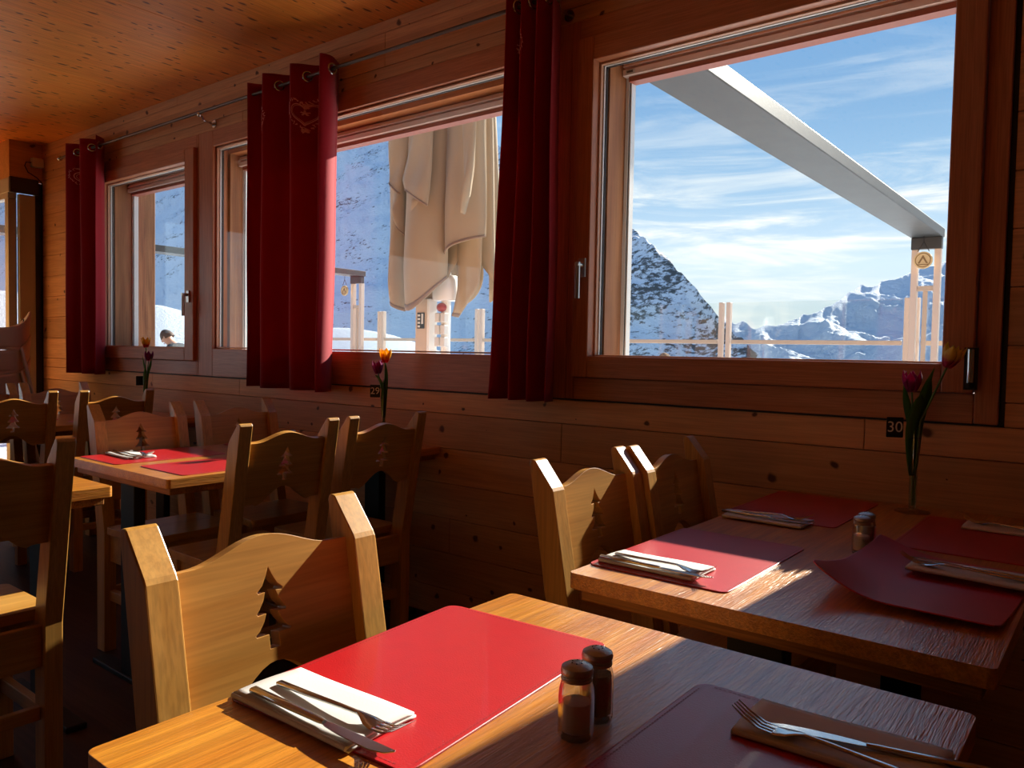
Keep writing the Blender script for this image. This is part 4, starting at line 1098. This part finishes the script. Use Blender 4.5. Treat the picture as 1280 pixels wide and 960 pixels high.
def hill(u, v):
    az = math.radians(36 + 54*u); r_ = 41 + 9*v
    el = interp([(36,-3.0),(41,-1.0),(45,.4),(47.5,1.15),(50,1.5),(54,1.45),(58,1.9),(60.5,2.15),(63,2.75),(66,2.6),(72,3.2),(90,4)], 36+54*u)
    zt = 1.17 + 50*math.tan(math.radians(el))
    z = -1.2 + (zt+1.2)*(v**.9)
    p = Vector((-r_*math.sin(az), r_*math.cos(az), z)); p.z += .35*v*(1-v)*noise.fractal(p*.25, 1, 2, 4)
    return p
hb = MB(); hb.grid(60, 24, hill)
hb.grid(60, 6, lambda u, v: (lambda q: (q.x*(1+.5*v), q.y*(1+.5*v), q.z*(1-v)-4*v))(hill(u, 1)))
tag(hb.build('snow_bank', M['bank'], None, smooth=180), 'sunlit white snow bank below the mountain in the left windows', 'snow bank')
gv = MB().box(-2500, 1500, 11.2, 6000, -270, -262); tag(gv.build('valley_ground', M['snow']), None, None, None, 'structure')
gn = MB(); gn.grid(30, 12, lambda u, v: (-90+140*u, 9.2+60*v, -.35-30*v**1.4))
tag(gn.build('snowfield', M['snow'], smooth=180), None, None, None, 'structure')
yd = MB().box(-40, XL-1.6, -16, 9.1, -.4, -.05); tag(yd.build('bounce_snow', M['snow']), None, None, None, 'structure')  # unseen sunlit snow, added to bounce light up through the end window

# ------------------------------------------------------------------ sky
wd = bpy.data.worlds.new('sky'); S.world = wd; wd.use_nodes = True; nt = wd.node_tree; nt.nodes.clear()
out = nt.nodes.new('ShaderNodeOutputWorld'); bg = nt.nodes.new('ShaderNodeBackground'); L(nt, bg.outputs[0], out.inputs[0])
tc = N(nt, 'ShaderNodeTexCoord'); nv = N(nt, 'ShaderNodeVectorMath', operation='NORMALIZE'); L(nt, tc.outputs['Generated'], nv.inputs[0])
sx = N(nt, 'ShaderNodeSeparateXYZ'); L(nt, nv.outputs[0], sx.inputs[0])
gr = N(nt, 'ShaderNodeValToRGB'); L(nt, sx.outputs[2], gr.inputs[0])
els = gr.color_ramp.elements
els[0].position = 0; els[0].color = (.50,.62,.74,1); els[1].position = 1; els[1].color = (.07,.20,.52,1)
for p, c_ in ((.05,(.62,.72,.76,1)),(.11,(.62,.76,.88,1)),(.20,(.33,.52,.74,1)),(.30,(.205,.385,.64,1)),(.45,(.155,.33,.61,1))):
    e_ = els.new(p); e_.color = c_
mp = N(nt, 'ShaderNodeMapping'); mp.inputs['Scale'].default_value = (2.2, 2.2, 17); mp.inputs['Rotation'].default_value = (.04, .05, .3); L(nt, nv.outputs[0], mp.inputs[0])
cn = N(nt, 'ShaderNodeTexNoise', Scale=1.6, Detail=8.0, Roughness=.62, Distortion=.6); L(nt, mp.outputs[0], cn.inputs['Vector'])
cm = N(nt, 'ShaderNodeMapRange'); cm.interpolation_type = 'SMOOTHSTEP'; cm.inputs['From Min'].default_value = .42; cm.inputs['From Max'].default_value = .68; L(nt, cn.outputs['Fac'], cm.inputs['Value'])
band = N(nt, 'ShaderNodeValToRGB'); L(nt, sx.outputs[2], band.inputs[0])
be = band.color_ramp.elements; be[0].position = 0; be[0].color = (.55,)*3+(1,); be[1].position = .75; be[1].color = (.12,)*3+(1,)
for p, v_ in ((.10,.9),(.165,1.25),(.215,.6),(.27,.3)):
    e_ = be.new(p); e_.color = (v_,)*3+(1,)
mm = N(nt, 'ShaderNodeMath', operation='MULTIPLY'); L(nt, cm.outputs[0], mm.inputs[0]); L(nt, band.outputs[0], mm.inputs[1])
mx = N(nt, 'ShaderNodeMix', data_type='RGBA'); L(nt, mm.outputs[0], mx.inputs[0]); L(nt, gr.outputs[0], mx.inputs[6]); mx.inputs[7].default_value = (.92,.92,.88,1)
L(nt, mx.outputs[2], bg.inputs[0]); bg.inputs[1].default_value = 1.0

# ------------------------------------------------------------------ sun
SD = Vector((-.055, -1, -.46)).normalized()
sl = bpy.data.lights.new('sun', 'SUN'); sl.energy = 11; sl.angle = math.radians(.6); sl.color = (1, .93, .82)
so = bpy.data.objects.new('sun', sl); COL.objects.link(so); so.rotation_euler = SD.to_track_quat('-Z', 'Y').to_euler(); so.location = (0, 30, 20)

# ------------------------------------------------------------------ camera
YAW, PITCH, ROLL, FPX = 0.670761306, 0.0410996853, 0.0186886415, 976.71
cam = bpy.data.cameras.new('camera'); co = bpy.data.objects.new('camera', cam); COL.objects.link(co)
cam.sensor_fit = 'HORIZONTAL'; cam.sensor_width = 36; cam.lens = 36*FPX/1280; cam.clip_start = .02; cam.clip_end = 20000
cy_, sy_, cp_, sp_ = math.cos(YAW), math.sin(YAW), math.cos(PITCH), math.sin(PITCH)
fw = Vector((-sy_*cp_, cy_*cp_, -sp_)); rt = Vector((cy_, sy_, 0)); up = rt.cross(fw)
cr_, sr_ = math.cos(ROLL), math.sin(ROLL)
r2, u2 = cr_*rt + sr_*up, -sr_*rt + cr_*up
co.matrix_world = Matrix(((r2.x,u2.x,-fw.x,0),(r2.y,u2.y,-fw.y,0),(r2.z,u2.z,-fw.z,1.17),(0,0,0,1)))
S.camera = co

S.view_settings.view_transform = 'Standard'; S.view_settings.look = 'None'; S.view_settings.gamma = 1; S.view_settings.use_curve_mapping = False
S.view_settings.exposure = .42
S.cycles.use_denoising = True
S.cycles.max_bounces = 12; S.cycles.diffuse_bounces = 6; S.cycles.transparent_max_bounces = 24; S.cycles.glossy_bounces = 4
S.cycles.sample_clamp_indirect = 6
